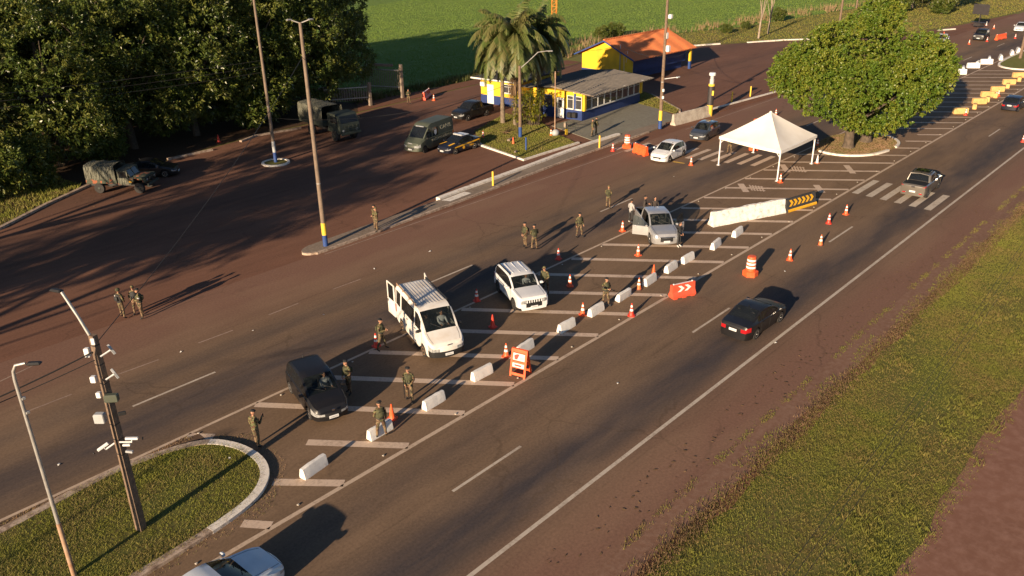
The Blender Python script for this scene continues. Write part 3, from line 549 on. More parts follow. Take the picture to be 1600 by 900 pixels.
bare_tree(at(1185, 60), 9, 1, 'bare pale tree at the lot kerb, the left and taller one'); bare_tree(at(1200, 53), 8, 4, 'slimmer bare pale tree standing right of the other bare tree')
# palms
def palm(p, h, r, nf, fl, seed, label, shag=1):
    t = thing('palm_tree', label, 'palm', (p.x, p.y, .08), 0, 'palms on the guard lawn'); g = random.Random(seed); mb = MB()
    mb.tube([(0, 0, -.1), (.02, .05, h*.3), (.05, .0, h*.7), (0, 0, h)], [r*1.35, r, r*.95, r*1.1], 10); mb.build('trunk', 'palm_bark', t, 50)
    Q = []; D = []
    for i in range(nf):
        a = i*2.39996+g.uniform(-.2, .2); el = 1.42-1.80*(i/nf)+g.uniform(-.12, .12); L = fl*g.uniform(.85, 1.1); p0 = Vector((0, 0, h)); dr = Vector((math.cos(a)*math.cos(el), math.sin(a)*math.cos(el), math.sin(el))); n = 26; prev = p0; pts = [p0]
        for k in range(n):
            dr = (dr+Vector((0, 0, -.085-.0024*k))).normalized(); prev = prev+dr*L/n; pts.append(prev)
        for k in range(3, n+1):
            q = pts[k]; d0 = (pts[k]-pts[k-1]).normalized(); sx = d0.cross(Vector((0, 0, 1))).normalized(); ll = fl*.21*math.sin(math.pi*(.12+.8*k/n))*g.uniform(.8, 1.15)
            for sg in (-1, 1):
                for rep in (0, 1, 2):
                    tip = q+(sx*sg*(.75-.25*rep)+d0*.45+Vector((0, 0, -.5-.35*rep+g.uniform(-.2, .15)))).normalized()*ll; wv = d0*.075; Q.append([q-wv, q+wv, tip+wv*.5, tip-wv*.5])
        D.append(pts)
    o = link('crown', quads_mesh('crown', [[tuple(x) for x in q] for q in Q], 'leaf_palm'), t)
    mb = MB(); [mb.tube(d[::5], [.035, .03, .025, .02, .012, .01][:len(d[::5])], 4) for d in D]; mb.build('frond_stems', 'leaf_palm', o)
    mb = []
    for i in range(10*shag):
        a = i*.63; hz_ = h-.1-(i//10)*1.1
        for k in range(7): b = Vector((math.cos(a)*.25, math.sin(a)*.25, hz_)); tip = b+Vector((math.cos(a+g.uniform(-.3, .3))*g.uniform(.3, .9), math.sin(a)*g.uniform(.3, .9), -g.uniform(.8, 2.1))); s_ = Vector((-math.sin(a), math.cos(a), 0))*.05; mb.append([tuple(b-s_), tuple(b+s_), tuple(tip+s_*.3), tuple(tip-s_*.3)])
    if shag == 5: fm = MB(); [fm.ell((-.25+.05*q, -.2-.03*q, h-.5-.28*q), (.16, .16, .22), 7, 5) for q in range(5)]; fm.build('flower_cluster', 'leaf_yellow', t, 60)
    link('dead_fronds', quads_mesh('dead_fronds', mb, 'frond_dead'), t)
palm(at(786, 193), 8.4, .21, 54, 4.6, 3, 'left palm on the guard lawn with a smooth bare trunk')
palm(at(806, 196), 8.6, .22, 54, 4.7, 5, 'palm on the guard lawn with shaggy dead fronds, beside the lamp pole', 5)
palm(at(842, 180), 8.2, .22, 52, 4.9, 8, 'right palm behind the yellow leaved shrub at the guardhouse', 3)
def shrub(p, n, seed, label):
    t = thing('leafy_shrub', label, 'shrub', (p.x, p.y, .08), 0, 'yellow leaved shrubs by the guardhouse'); g = random.Random(seed); Q = []; mb = MB()
    for i in range(n):
        a = g.uniform(0, 6.28); r = g.uniform(0, .9); h = g.uniform(.6, 3.5); b = Vector((math.cos(a)*r, math.sin(a)*r, h)); mb.tube([(b.x*.6, b.y*.6, 0), b], [.025, .015], 4)
        for k in range(17):
            a2 = g.uniform(0, 6.28); o = Vector((math.cos(a2), math.sin(a2), g.uniform(-.2, .7))); tip = b+o*.55+Vector((0, 0, -.18)); s_ = Vector((-math.sin(a2), math.cos(a2), 0))*.055; m_ = b+o*.32; Q.append([tuple(b), tuple(m_+s_), tuple(tip), tuple(m_-s_)])
    mb.build('stems', 'bark', t); link('foliage', quads_mesh('foliage', Q, 'leaf_yellow'), t)
shrub(at(812, 197), 34, 1, 'yellow green shrub in front of the shaggy palm trunk'); shrub(at(828, 196), 44, 2, 'tall yellow green shrub left of the white guardhouse side door'); shrub(at(838, 196), 40, 3, 'yellow leaved shrub nearest the guardhouse corner')
# ================================================================== VEHICLES
def lerp(a, b, t): return a+(b-a)*t
def car_grid(S):
    """body shell as one grid of cross-sections; returns columns (distance from the nose) and section points"""
    L, W = S['L'], S['W']/2; wb = S['wb']; f0 = S['fo']; Rw = S['R']+.055; axles = (f0, f0+wb)
    keys = {0, .05, .14, .28, .5, .8, L-.8, L-.5, L-.28, L-.12, L-.04, L, S['ws'], S['rf'], S['rr'], S['rg'], *S['doors']}
    for a in axles:
        for k in range(-6, 7): keys.add(a+Rw*math.sin(k*math.pi/12)*1.001)
    keys |= {x for x, _ in S['top']}; xs = sorted(k for k in keys if 0 <= k <= L); out = []
    for x in xs:
        if not out or x-out[-1] > .025 or x == L: out.append(x)
        elif x in S['doors'] or x in (S['ws'], S['rf'], S['rr'], S['rg']): out[-1] = x
    xs = out; dense = []
    for a, b in zip(xs, xs[1:]):
        n = max(1, int((b-a)/.22)); dense += [a+(b-a)*i/n for i in range(n)]
    xs = dense+[L]
    px = S.get('plan') or ([0, .06, .2, .45, .9, L-.7, L-.3, L-.1, L], [.70, .82, .92, .975, 1, 1, .965, .90, .80])
    T = np.array(S['top']); B = np.array(S['belt']); H = S['H']; rows = []
    for x in xs:
        w_ = W*np.interp(x, *px); zt = np.interp(x, T[:, 0], T[:, 1]); zb = min(np.interp(x, B[:, 0], B[:, 1]), zt-.035); wr = W*S.get('roofw', .74)
        cab = max(0.0, min(1.0, (zt-zb-.07)/(H-zb-.07))); e = min(1, min(x, L-x)/.35); z0 = S['gc']+(1-e)*.05; z1 = z0+.16; z2 = lerp(z1, zb, S.get('z2f', .52))
        for a in axles:
            if abs(x-a) < Rw: z0 = max(z0, S['R']+math.sqrt(Rw*Rw-(x-a)**2))
        z1 = max(z1, z0+.03); z2 = max(z2, z1+.03); zb = max(zb, z2+.03)
        r5z = lerp(zt-.022, max(zb+.03, min(zt-.085, zb+S.get('winh', 9))), cab)
        rows.append([(w_-.05, z0), (w_-.005, z1), (w_, z2), (w_-.012, zb-.03), (w_-.05, zb), (lerp(w_-.09, min(wr+.045, w_-.06), cab), r5z),
                     (lerp(w_-.20, wr-.035, cab), max(r5z+.004, zt-.022)), (lerp(w_*.5, wr*.5, cab), zt-.005*(1 if cab > .9 else .6)), (0, zt)])
    return xs, rows
def car(name, label, cat, S, paint, loc, rz, glass_='glass_clear', group=None, open_doors=(), seats=True, rim='rim_alloy', roof_rails=False, bars=False, lower_trim=False, plate=True, open_rear=False):
    t = thing(name, label, cat, (loc[0], loc[1], loc[2] if len(loc) > 2 else 0), rz, group)
    L, W = S['L'], S['W']; xs, rows = car_grid(S); n = len(xs); ctr = S['fo']+S['wb']/2; X = lambda s: ctr-s
    parts = {}
    def quad(key, *ps):
        parts.setdefault(key, []).append(ps)
    D = S['doors']; bed = S.get('bed'); ton = S.get('tonneau'); gx = S.get('side_glass'); pil = S.get('pillar', .07); cargo = S.get('panel_from')
    def key(i, r, sd):
        m = (xs[i]+xs[i+1])/2
        if r >= 6 and S['ws'] < m < S['rf']: return ('windscreen',)
        if r >= 6 and S['rr'] < m < S['rg'] and not S.get('no_rear_glass'): return ('rear_window',)
        if r >= 4 and bed and bed[0] < m < bed[1]: return None
        if r >= 5 and ton and ton[0] < m < ton[1]: return ('tonneau_cover',)
        if r == 2 and m < S.get('lamp', .30) and S.get('lamp_side', True): return ('headlight', sd)
        if r in S.get('tail_rows', (2,)) and m > L-S.get('taill', .22): return ('tail_light', sd)
        if r == 0 and lower_trim: return ('sill', )
        if r <= 1 and S.get('black_bumper') and m < .30: return ('bumper',)
        dk = [k for k in range(len(D)-1) if D[k] < m < D[k+1]]
        glassy = r == 4 and gx[0] < m < gx[1] and all(abs(m-p) > pil/2 for p in S['pillars'])
        if glassy and not (cargo and m > cargo):
            return ('side_window', sd, dk[0] if dk else 9, sum(m > p for p in S['pillars']))
        if dk and 1 <= r <= 4: return ('door', sd, dk[0])
        return ('body',)
    for i in range(n-1):
        for r in range(8):
            for sd in (1, -1):
                k = key(i, r, sd)
                if k is None: continue
                p = [(X(xs[a]), sd*rows[a][b][0], rows[a][b][1]) for a, b in ((i, r), (i+1, r), (i+1, r+1), (i, r+1))]
                quad(k, *(p if sd < 0 else p[::-1]))
    F = (-1, -.82, -.62, -.36, -.12, .12, .36, .62, .82, 1)
    for end, i, bulge in ((1, 0, S.get('bulge', .10)), (-1, n-1, S.get('bulge_r', .06))):
        if end < 0 and open_rear: continue
        for r in range(4):
            for a, b in zip(F, F[1:]):
                m = abs(a+b)/2
                if end > 0: k = ('headlight', 1 if a+b > 0 else -1) if r == 2 and m > .56 else ('grille',) if r == 2 and m < .56 and S.get('grille', True) else ('lower_grille',) if r == 1 and m < .7 and not S.get('black_bumper') else ('bumper',) if r <= 1 and S.get('black_bumper') else ('body',)
                else: k = ('tail_light', 1 if a+b > 0 else -1) if r in S.get('tail_rows', (2,)) and m > S.get('tailf', .60) else ('tailgate',) if bed and r >= 2 else ('body',)
                P_ = []
                for f, q in ((a, r), (b, r), (b, r+1), (a, r+1)):
                    y, z = rows[i][q]; P_.append((X(xs[i])+end*bulge*(1-f*f)*(1-.25*q/4), f*y, z))
                quad(k, *(P_ if end > 0 else P_[::-1]))
        if not (bed and end < 0):
            top = [(X(xs[i])+end*bulge*(1-(y/rows[i][4][0])**2)*.75, y, z) for y, z in [(-rows[i][4][0], rows[i][4][1])]+[(f*rows[i][4][0], rows[i][4][1]) for f in F[1:-1]]+[(rows[i][4][0], rows[i][4][1])]]
            up = [(X(xs[i]), sg*rows[i][q][0], rows[i][q][1]) for q, sg in ((5, 1), (6, 1), (7, 1), (8, 0), (7, -1), (6, -1), (5, -1))]
            g_ = top+up; quad(('body',), *(g_ if end > 0 else g_[::-1]))
    matof = {'body': paint, 'door': paint, 'tailgate': paint, 'windscreen': glass_, 'rear_window': 'glass_dark', 'side_window': 'glass_dark', 'headlight': 'lamp_glass', 'tail_light': 'lamp_red', 'grille': S.get('grille_mat', 'trim_black'), 'lower_grille': 'trim_black', 'bumper': 'trim_black', 'sill': 'trim_black', 'tonneau_cover': 'trim_black'}
    obs = {}
    for k in sorted(parts, key=lambda q: (q[0] == 'side_window', str(q))):
        idx = {}; vs = []; fs = []
        for ps in parts[k]:
            f = []
            for p in ps:
                q = tuple(round(c, 4) for c in p)
                if q not in idx: idx[q] = len(vs); vs.append(q)
                if idx[q] not in f: f.append(idx[q])
            if len(f) > 2: fs.append(f)
        mb = MB(); mb.add(vs, fs); off = (0, 0, 0); par = t
        if k[0] == 'door':
            off = (X(D[k[2]]), k[1]*(W/2-.03), 0)
        if k[0] == 'side_window' and ('door', k[1], k[2]) in obs:
            par = obs[('door', k[1], k[2])]; off = (X(D[k[2]]), k[1]*(W/2-.03), 0)
        mb.v = [(p[0]-off[0], p[1]-off[1], p[2]-off[2]) for p in mb.v]
        o = mb.build(k[0], matof[k[0]], par, 32); 
        if k[0] == 'door': o.location = off; obs[k] = o
        elif par is t: pass
        if k == ('body',): obs['body'] = o
    for k, a in open_doors:
        if k in obs: obs[k].rotation_euler.z = a
    for k, o in obs.items():
        if k[0] == 'door':                                  # handle near the rear edge of each door, mirror on the front ones
            dl = D[k[2]+1]-D[k[2]]; zb = np.interp(D[k[2]+1], *zip(*S['belt']))
            MB().bbox((-dl+.16, k[1]*.045, zb-.10), (.18, .03, .035), .01).build('handle', S.get('handle', paint), o)
            if k[2] == 0:
                mm = MB(); mm.bbox((-.10, k[1]*.14, zb+.09), (.13, .20, .15), .04).mat(1); mm.box((-.168, k[1]*.14, zb+.09), (.006, .16, .11)); mm.build('mirror', [S.get('mirror', paint), 'chrome'], o, 40)
    gp = MB()
    for sd in (1, -1):
        for s_ in D:
            i = min(range(n), key=lambda q: abs(xs[q]-s_))
            if any(('door', sd, k) in dict(open_doors) for k in range(9)): continue
            gp.tube([(X(xs[i]), sd*(rows[i][r][0]+.002), rows[i][r][1]) for r in (1, 2, 3, 4)], .009, 4)
    h0 = min(range(n), key=lambda q: abs(xs[q]-.16)); h1 = min(range(n), key=lambda q: abs(xs[q]-S['ws']))
    for sd in (1, -1): gp.tube([(X(xs[i]), sd*rows[i][6][0], rows[i][6][1]+.001) for i in range(h0, h1+1, 2)], .008, 4)
    gp.build('panel_gap', 'trim_black', t)
    # wheels
    for sx in (S['fo'], S['fo']+S['wb']):
        for sd in (1, -1):
            r = S['R']; wd = .21; tm = MB(); rot = Matrix.Rotation(math.pi/2, 4, 'X')
            tm.lathe([(r*.60, -wd/2), (r*.93, -wd/2), (r, -wd*.36), (r, wd*.36), (r*.93, wd/2), (r*.60, wd/2)], 20, rot)
            o = tm.build('wheel', 'tyre_rubber', t, 40, (X(sx), sd*(W/2-.125), r)); rm = MB(); y0 = sd*(wd/2-.02); q = Matrix.Translation((0, y0, 0)) @ rot
            rm.mat(1).lathe([(r*.61, -.02), (r*.61, .0)], 18, q).mat(0); rm.lathe([(r*.64, 0), (r*.64, sd*-.022), (r*.54, sd*-.022), (r*.54, 0)], 18, q, False)
            for k in range(5):
                a = k*2*math.pi/5; rm.box((math.cos(a)*r*.3, y0+sd*.008, math.sin(a)*r*.3), (r*.6, .02, r*.17), Matrix.Translation((math.cos(a)*r*.3, y0+sd*.008, math.sin(a)*r*.3)) @ Matrix.Rotation(-a, 4, 'Y') @ Matrix.Translation((-math.cos(a)*r*.3, -y0-sd*.008, -math.sin(a)*r*.3)))
            rm.lathe([(r*.16, .0), (r*.12, -sd*.03)], 10, q); rm.build('rim', [rim, 'trim_black'], o)
    ub = MB(); ub.box((X(L/2), 0, S['gc']+.17), (L-.30, W-.52, .26)); ub.box((X(L/2), 0, S['gc']+.10), (S['wb']-2*S['R']-.14, W-.14, .18)); ub.build('underbody', 'trim_black', t)
    if seats:
        z = S.get('seat', .55); s0 = S['ws']+.95
        for s_, y, wd in ((s0, -.38, .5), (s0, .38, .5), (s0+.85, 0, 1.25)):
            sm = MB(); sm.bbox((X(s_), y, z-.02), (.5, wd, .16), .05); sm.bbox((X(s_+.27), y, z+.30), (.14, wd, .58), .05)
            for yy in ((y,) if wd < 1 else (-.38, .38)): sm.bbox((X(s_+.30), yy, z+.68), (.10, .25, .16), .04)
            sm.build('seat', 'seat_fabric', t, 40)
        dm = MB(); zd = np.interp(S['ws'], *zip(*S['belt'])); dm.bbox((X(S['ws']+.42), 0, zd-.14), (.5, W-.22, .2), .05).mat(1); dm.lathe([(.19, -.012), (.2, .0), (.19, .012)], 14, Matrix.Translation((X(S['ws']+.74), .38, zd-.06)) @ Matrix.Rotation(R(-65), 4, 'Y'), False); dm.build('dashboard', ['trim_black', 'trim_black'], t)
    if plate:
        zf = S['gc']+.22; pl = MB(); pl.box((X(-S.get('bulge', .10))+.006, 0, zf), (.02, .42, .13)); pl.mat(1).box((X(-S.get('bulge', .10))+.018, 0, zf-.005), (.004, .34, .05)); pl.build('number_plate', ['plate_white', 'plastic_grey'], t)
        if not open_rear: pl = MB(); pl.box((X(L+S.get('bulge_r', .06))-.008, 0, S.get('rplate', zf+.3)), (.02, .42, .13)); pl.mat(1).box((X(L+S.get('bulge_r', .06))-.02, 0, S.get('rplate', zf+.3)-.005), (.004, .34, .05)); pl.build('number_plate', ['plate_white', 'plastic_grey'], t)
    zt = lambda s: np.interp(s, *zip(*S['top']))
    if roof_rails:
        for sd in (1, -1):
            a, b = S['rf']+.15, S['rr']-.1; y = sd*(W/2*S.get('roofw', .74)-.06); rr = MB(); rr.tube([(X(a), y, zt(a)-.01), (X(a+.15), y, zt(a)+.055), (X(b-.15), y, zt(b)+.055), (X(b), y, zt(b)-.01)], .028, 6); rr.build('roof_rail', 'trim_black', t, 50)
    if bed:
        b0, b1 = bed; bm = MB(); hw = W/2-.12; zr = np.interp(b0, *zip(*S['belt'])); zf = S['gc']+.42
        A = [(X(b0), -hw), (X(b1), -hw), (X(b1), hw), (X(b0), hw)]; O = [(X(b0), -W/2+.03), (X(b1)-.02, -W/2+.03), (X(b1)-.02, W/2-.03), (X(b0), W/2-.03)]
        bm.add([(*p, zf) for p in A]+[(*p, zr+.01) for p in A]+[(*p, zr+.005) for p in O], [(0, 1, 2, 3), (0, 4, 5, 1), (1, 5, 6, 2), (2, 6, 7, 3), (3, 7, 4, 0), (4, 8, 9, 5), (5, 9, 10, 6), (6, 10, 11, 7)])
        bm.build('cargo_bed', 'trim_black', t)
    if S.get('antenna'): a = S['rr']-.1; MB().tube([(X(a), 0, zt(a)-.01), (X(a+.12), 0, zt(a)+.14)], [.03, .008], 6).build('antenna', 'trim_black', t)
    wp = MB(); s1 = S['ws']+.03; wz = zt(s1)+.012
    for y in (.05, .55): wp.tube([(X(s1), y, wz), (X(s1+.22), y-.52, zt(s1+.22)+.012)], .012, 4)
    wp.build('wiper', 'trim_black', t)
    return t, X, zt
HATCH = dict(L=4.05, W=1.73, H=1.52, wb=2.59, fo=.80, R=.30, gc=.17, ws=1.02, rf=1.78, rr=3.42, rg=3.92, doors=(1.05, 2.12, 3.02), pillars=(1.42, 2.12, 3.02), side_glass=(1.2, 3.42), taill=.25, antenna=1,
    top=[(0, .66), (.08, .78), (.45, .89), (.85, .96), (1.02, .99), (1.4, 1.27), (1.78, 1.46), (2.1, 1.515), (2.5, 1.52), (3.2, 1.47), (3.42, 1.42), (3.7, 1.2), (3.92, .98), (4.05, .80)], belt=[(0, .60), (.3, .72), (1.0, .90), (3.2, .97), (3.9, .92), (4.05, .74)])
MPV = dict(HATCH, L=4.15, W=1.72, H=1.64, fo=.78, R=.30, ws=.92, rf=1.72, rr=3.62, rg=4.04, doors=(1.02, 2.08, 3.05), pillars=(1.36, 2.08, 3.05), side_glass=(1.1, 3.6), roofw=.76, bulge=.14, z2f=.34, lamp=.42,
    top=[(0, .64), (.1, .80), (.45, .95), (.8, 1.04), (.92, 1.07), (1.3, 1.34), (1.72, 1.56), (2.1, 1.63), (2.6, 1.64), (3.4, 1.60), (3.62, 1.55), (3.85, 1.30), (4.04, 1.0), (4.15, .80)], belt=[(0, .58), (.3, .74), (.95, .95), (3.3, 1.02), (4.0, .96), (4.15, .74)])
SUV = dict(HATCH, L=4.23, W=1.82, H=1.70, wb=2.57, fo=.84, R=.345, gc=.24, ws=1.22, rf=1.78, rr=3.84, rg=4.16, doors=(1.30, 2.32, 3.22), pillars=(1.52, 2.32, 3.22), side_glass=(1.36, 3.86), roofw=.80, bulge=.05, lamp_side=False, antenna=1,
    plan=([0, .05, .16, .4, .9, 3.6, 4.0, 4.15, 4.23], [.84, .92, .97, .99, 1, 1, .98, .95, .90]),
    top=[(0, .98), (.06, 1.04), (.4, 1.08), (1.0, 1.12), (1.22, 1.14), (1.5, 1.40), (1.78, 1.61), (2.0, 1.68), (2.5, 1.70), (3.6, 1.67), (3.84, 1.62), (4.02, 1.36), (4.16, 1.08), (4.23, .96)], belt=[(0, .90), (.3, 1.0), (1.2, 1.06), (3.8, 1.12), (4.16, 1.04), (4.23, .9)])
SEDAN = dict(HATCH, L=4.42, W=1.73, H=1.47, wb=2.60, fo=.86, R=.31, ws=1.12, rf=1.98, rr=3.02, rg=3.72, doors=(1.12, 2.18, 3.08), pillars=(1.52, 2.18, 3.06), side_glass=(1.28, 3.36), taill=.34,
    top=[(0, .64), (.08, .75), (.5, .87), (.9, .94), (1.12, .97), (1.5, 1.20), (1.98, 1.41), (2.3, 1.465), (2.6, 1.47), (3.02, 1.42), (3.4, 1.22), (3.72, 1.05), (4.1, 1.01), (4.36, .98), (4.42, .90)], belt=[(0, .58), (.3, .70), (1.1, .87), (3.2, .94), (3.9, .955), (4.36, .93), (4.42, .84)])
PICKUP = dict(HATCH, L=5.26, W=1.84, H=1.80, wb=3.08, fo=.95, R=.37, gc=.28, ws=1.36, rf=2.06, rr=3.42, rg=3.66, doors=(1.40, 2.46, 3.30), pillars=(1.74, 2.46), side_glass=(1.52, 3.26), bed=(3.72, 5.22), roofw=.76, bulge=.10, tail_rows=(2, 3), tailf=.80, taill=.14, rplate=.62,
    plan=([0, .06, .2, .45, .9, 4.5, 5.0, 5.2, 5.26], [.74, .85, .94, .985, 1, 1, 1, .99, .97]),
    top=[(0, .86), (.08, .98), (.5, 1.08), (1.1, 1.14), (1.36, 1.17), (1.7, 1.47), (2.06, 1.71), (2.3, 1.78), (2.7, 1.80), (3.42, 1.76), (3.52, 1.6), (3.66, 1.17), (3.72, 1.13), (5.26, 1.12)], belt=[(0, .78), (.3, .92), (1.3, 1.06), (3.7, 1.09), (5.26, 1.08)])
TORO = dict(PICKUP, L=4.92, W=1.84, H=1.70, wb=2.99, fo=.93, R=.36, gc=.25, ws=1.18, rf=2.0, rr=3.30, rg=3.62, doors=(1.26, 2.36, 3.18), pillars=(1.62, 2.36), side_glass=(1.38, 3.30), bed=None, tonneau=(3.66, 4.80), tail_rows=(3,), tailf=.76, taill=.22,
    plan=([0, .06, .2, .45, .9, 4.2, 4.6, 4.85, 4.92], [.74, .85, .94, .985, 1, 1, .99, .96, .92]),
    top=[(0, .82), (.08, .95), (.5, 1.04), (1.0, 1.09), (1.18, 1.11), (1.6, 1.41), (2.0, 1.62), (2.3, 1.69), (2.6, 1.70), (3.30, 1.65), (3.45, 1.4), (3.62, 1.16), (3.7, 1.14), (4.8, 1.14), (4.92, 1.08)], belt=[(0, .74), (.3, .88), (1.2, 1.02), (3.6, 1.09), (4.8, 1.1), (4.92, 1.03)])
VAN = dict(HATCH, L=5.10, W=2.0, H=2.32, wb=3.2, fo=.92, R=.335, gc=.24, ws=.84, rf=1.62, rr=5.02, rg=5.06, doors=(1.02, 2.06, 3.22), pillars=(1.18, 2.06, 3.22, 4.2), pillar=.14, side_glass=(1.12, 4.98), winh=.78, roofw=.84, bulge=.16, z2f=.44, seat=.95, nrows=2, lamp=.34, no_rear_glass=True, black_bumper=True, grille=False, mirror='trim_black', handle='trim_black',
    plan=([0, .06, .2, .45, .9, 4.6, 4.9, 5.04, 5.10], [.74, .85, .93, .975, 1, 1, .99, .98, .97]),
    top=[(0, .88), (.08, 1.0), (.45, 1.18), (.72, 1.30), (.84, 1.36), (1.2, 1.78), (1.62, 2.16), (1.85, 2.26), (2.2, 2.31), (4.9, 2.32), (5.02, 2.30), (5.06, 2.27), (5.1, 2.22)], belt=[(0, .80), (.3, .98), (.84, 1.22), (1.1, 1.26), (4.9, 1.28), (5.1, 1.28)])
CANIL = dict(VAN, L=5.55, H=2.55, wb=3.68, fo=.90, rr=5.45, rg=5.5, doors=(1.02, 2.06), pillars=(1.18, 2.06, 3.20), panel_from=3.2, side_glass=(1.12, 5.4), black_bumper=False,
    plan=([0, .06, .2, .45, .9, 5.0, 5.3, 5.48, 5.55], [.74, .85, .93, .975, 1, 1, .99, .98, .97]),
    top=[(0, .92), (.08, 1.04), (.45, 1.20), (.72, 1.30), (.84, 1.36), (1.2, 1.80), (1.62, 2.26), (1.85, 2.42), (2.2, 2.52), (5.3, 2.55), (5.45, 2.52), (5.5, 2.48), (5.55, 2.42)], belt=[(0, .84), (.3, 1.0), (.84, 1.22), (1.1, 1.26), (5.3, 1.28), (5.55, 1.28)])
def pose2(S, pf, pr, side, hdg=None):
    """ground centre and heading of a vehicle from its front and rear wheel contact points on one side"""
    f, r = at(*pf), at(*pr); a = math.atan2(f.y-r.y, f.x-r.x) if hdg is None else R(hdg); m = (f+r)/2; k = S['W']/2-.10
    return (m.x+side*k*math.sin(a), m.y-side*k*math.cos(a), 0), a
def pose1(S, pf, side, hdg, axle=1):
    f = at(*pf); a = R(hdg); k = S['W']/2-.10; q = axle*S['wb']/2
    return (f.x-q*math.cos(a)+side*k*math.sin(a), f.y-q*math.sin(a)-side*k*math.cos(a), 0), a
POS = {}
def drop(key, S, ps, *a, **k):
    POS[key] = ps; return car(a[0], a[1], a[2], S, a[3], ps[0], ps[1], **k)
CHK = 'vehicles stopped at the checkpoint'; LOT = 'vehicles parked in the lot'; HWY = 'cars driving on the highway'
mpv, Xm, _ = drop('mpv', MPV, pose2(MPV, (488, 657), (455, 612), -1, -106), 'compact_minivan', 'black compact minivan stopped on the hatching beside a soldier, nearest the grass island', 'car', 'black_paint', group=CHK)
van, Xv, _ = drop('van', VAN, pose2(VAN, (665.5, 558), (630, 515), -1, -111.5), 'passenger_van', 'dusty white passenger van with both rear doors swung open', 'van', 'white_dusty', group=CHK, rim='rim_rust', open_rear=True)
suv, Xs, _ = drop('suv', SUV, pose2(SUV, (805, 486), (780, 455), -1, -117), 'compact_suv', 'boxy white compact SUV with black roof rails stopped on the hatching', 'car', 'white_paint', group=CHK, roof_rails=True, lower_trim=True, rim='rim_steel_dark')
hil, Xh, _ = drop('hil', PICKUP, pose1(PICKUP, (1016, 381), -1, -132), 'pickup_truck', 'silver double cab pickup stopped with its front doors open', 'pickup', 'silver_paint', group=CHK, open_doors=((('door', -1, 0), R(64)), (('door', 1, 0), R(-52))))
drop('sandero', HATCH, pose2(HATCH, (1045, 255), (1067.5, 243), 1, -176), 'hatchback_car', 'white hatchback approaching the checkpoint past the orange water barrier', 'car', 'white_paint', group=CHK)
drop('hb', HATCH, pose2(HATCH, (1103, 221.7), (1121.7, 210), 1, -173), 'hatchback_car', 'dark grey hatchback waiting behind the white hatchback near the far zebra crossing', 'car', 'grey_paint', group=CHK)
drop('sed', SEDAN, pose2(SEDAN, (1219.4, 503), (1177, 530), -1, -1), 'sedan_car', 'black sedan driving away alone in the near highway lane', 'car', 'black_paint', group=HWY)
toro, Xt, _ = drop('toro', TORO, pose1(TORO, (1447, 309), -1, 3, -1), 'pickup_truck', 'grey brown pickup driving over the near zebra crossing', 'pickup', 'brown_grey_paint', group=HWY, roof_rails=True)
q = at(438, 896); drop('pale', SEDAN, ((q.x-2.2, 20.45, 0), R(2)), 'sedan_car', 'pale blue white car entering at the bottom edge by the island', 'car', 'pale_blue_paint', group=HWY)
drop('blkR', HATCH, ((101.2+2.2, 20.5, 0), 0), 'hatchback_car', 'dark hatchback leaving at the right edge beside the yellow barrier blocks', 'car', 'navy_paint', group=HWY)
drop('suvfar', SUV, ((158.6, 38.6, 0), R(184)), 'large_suv', 'black SUV approaching at the top right between the striped cones', 'car', 'black_paint', group=HWY, roof_rails=True)
drop('whtfar', SEDAN, ((174.6, 36.3, 0), R(182)), 'sedan_car', 'white car approaching at the top right corner behind the black SUV', 'car', 'white_paint', group=HWY)
drop('wpick', TORO, ((148.9, 41.9, 0), R(190)), 'pickup_truck', 'small white pickup half hidden by the big tree, an orange cone in its bed', 'pickup', 'white_paint', group=HWY)
canil, Xc, _ = drop('canil', CANIL, pose1(CANIL, (664, 239), 1, -169), 'military_van', 'dark green high roofed military van parked beside the striped police sedan', 'van', 'army_green_pale', group=LOT, glass_='glass_dark', rim='rim_steel_dark')
prf, Xp, ztp = drop('prf', SEDAN, pose2(SEDAN, (707, 242.5), (745, 231), 1, -178), 'police_car', 'navy police sedan with a white roof and yellow stripes by the lawn kerb', 'car', 'navy_paint', group=LOT, glass_='glass_dark')
drop('blkp', PICKUP, pose1(PICKUP, (760, 181), 1, -176, -1), 'pickup_truck', 'black pickup parked in front of the yellow building behind the green van', 'pickup', 'black_paint', group=LOT, glass_='glass_dark')
drop('blks', SEDAN, pose1(SEDAN, (259, 277), -1, -42), 'sedan_car', 'black sedan parked beside the camouflage light truck at the wood', 'car', 'black_paint', group=LOT, glass_='glass_dark')
# van extras: ribbed roof, roof bars, open rear doors, load floor
for i in range(9): MB().bbox((Xv(3.45), -.68+.17*i, 2.325), (2.9, .04, .005), .001).build('roof_rib', 'white_dusty', van)
for sd in (1, -1):
    mb = MB(); mb.tube([(Xv(2.0), sd*.83, 2.36), (Xv(5.0), sd*.83, 2.38)], .035, 6)
    for s_ in (2.1, 3.0, 4.0, 4.9): mb.box((Xv(s_), sd*.83, 2.32), (.1, .06, .08))
    mb.build('roof_bar', 'rusty_steel' if sd < 0 else 'trim_black', van)
    hinge = MB(); hw = .95
    hinge.bbox((0, -sd*hw/2, .93-.15), (.06, hw, .90), .02); hinge.bbox((0, -sd*.05, 1.72), (.06, .10, .98), .02); hinge.bbox((0, -sd*(hw-.05), 1.72), (.06, .10, .98), .02); hinge.bbox((0, -sd*hw/2, 2.17), (.06, hw-.22, .09), .02)
    d_ = hinge.build('rear_door', 'white_dusty', van, None, (Xv(5.12), sd*.96, 0)); d_.rotation_euler.z = sd*R(-100) if sd > 0 else R(95)
    MB().box((0, -sd*hw/2, 1.68), (.02, hw-.19, .90)).build('window', 'glass_dark', d_); MB().bbox((-.045, -sd*(hw-.12), 1.1), (.03, .05, .16), .01).build('handle', 'trim_black', d_)
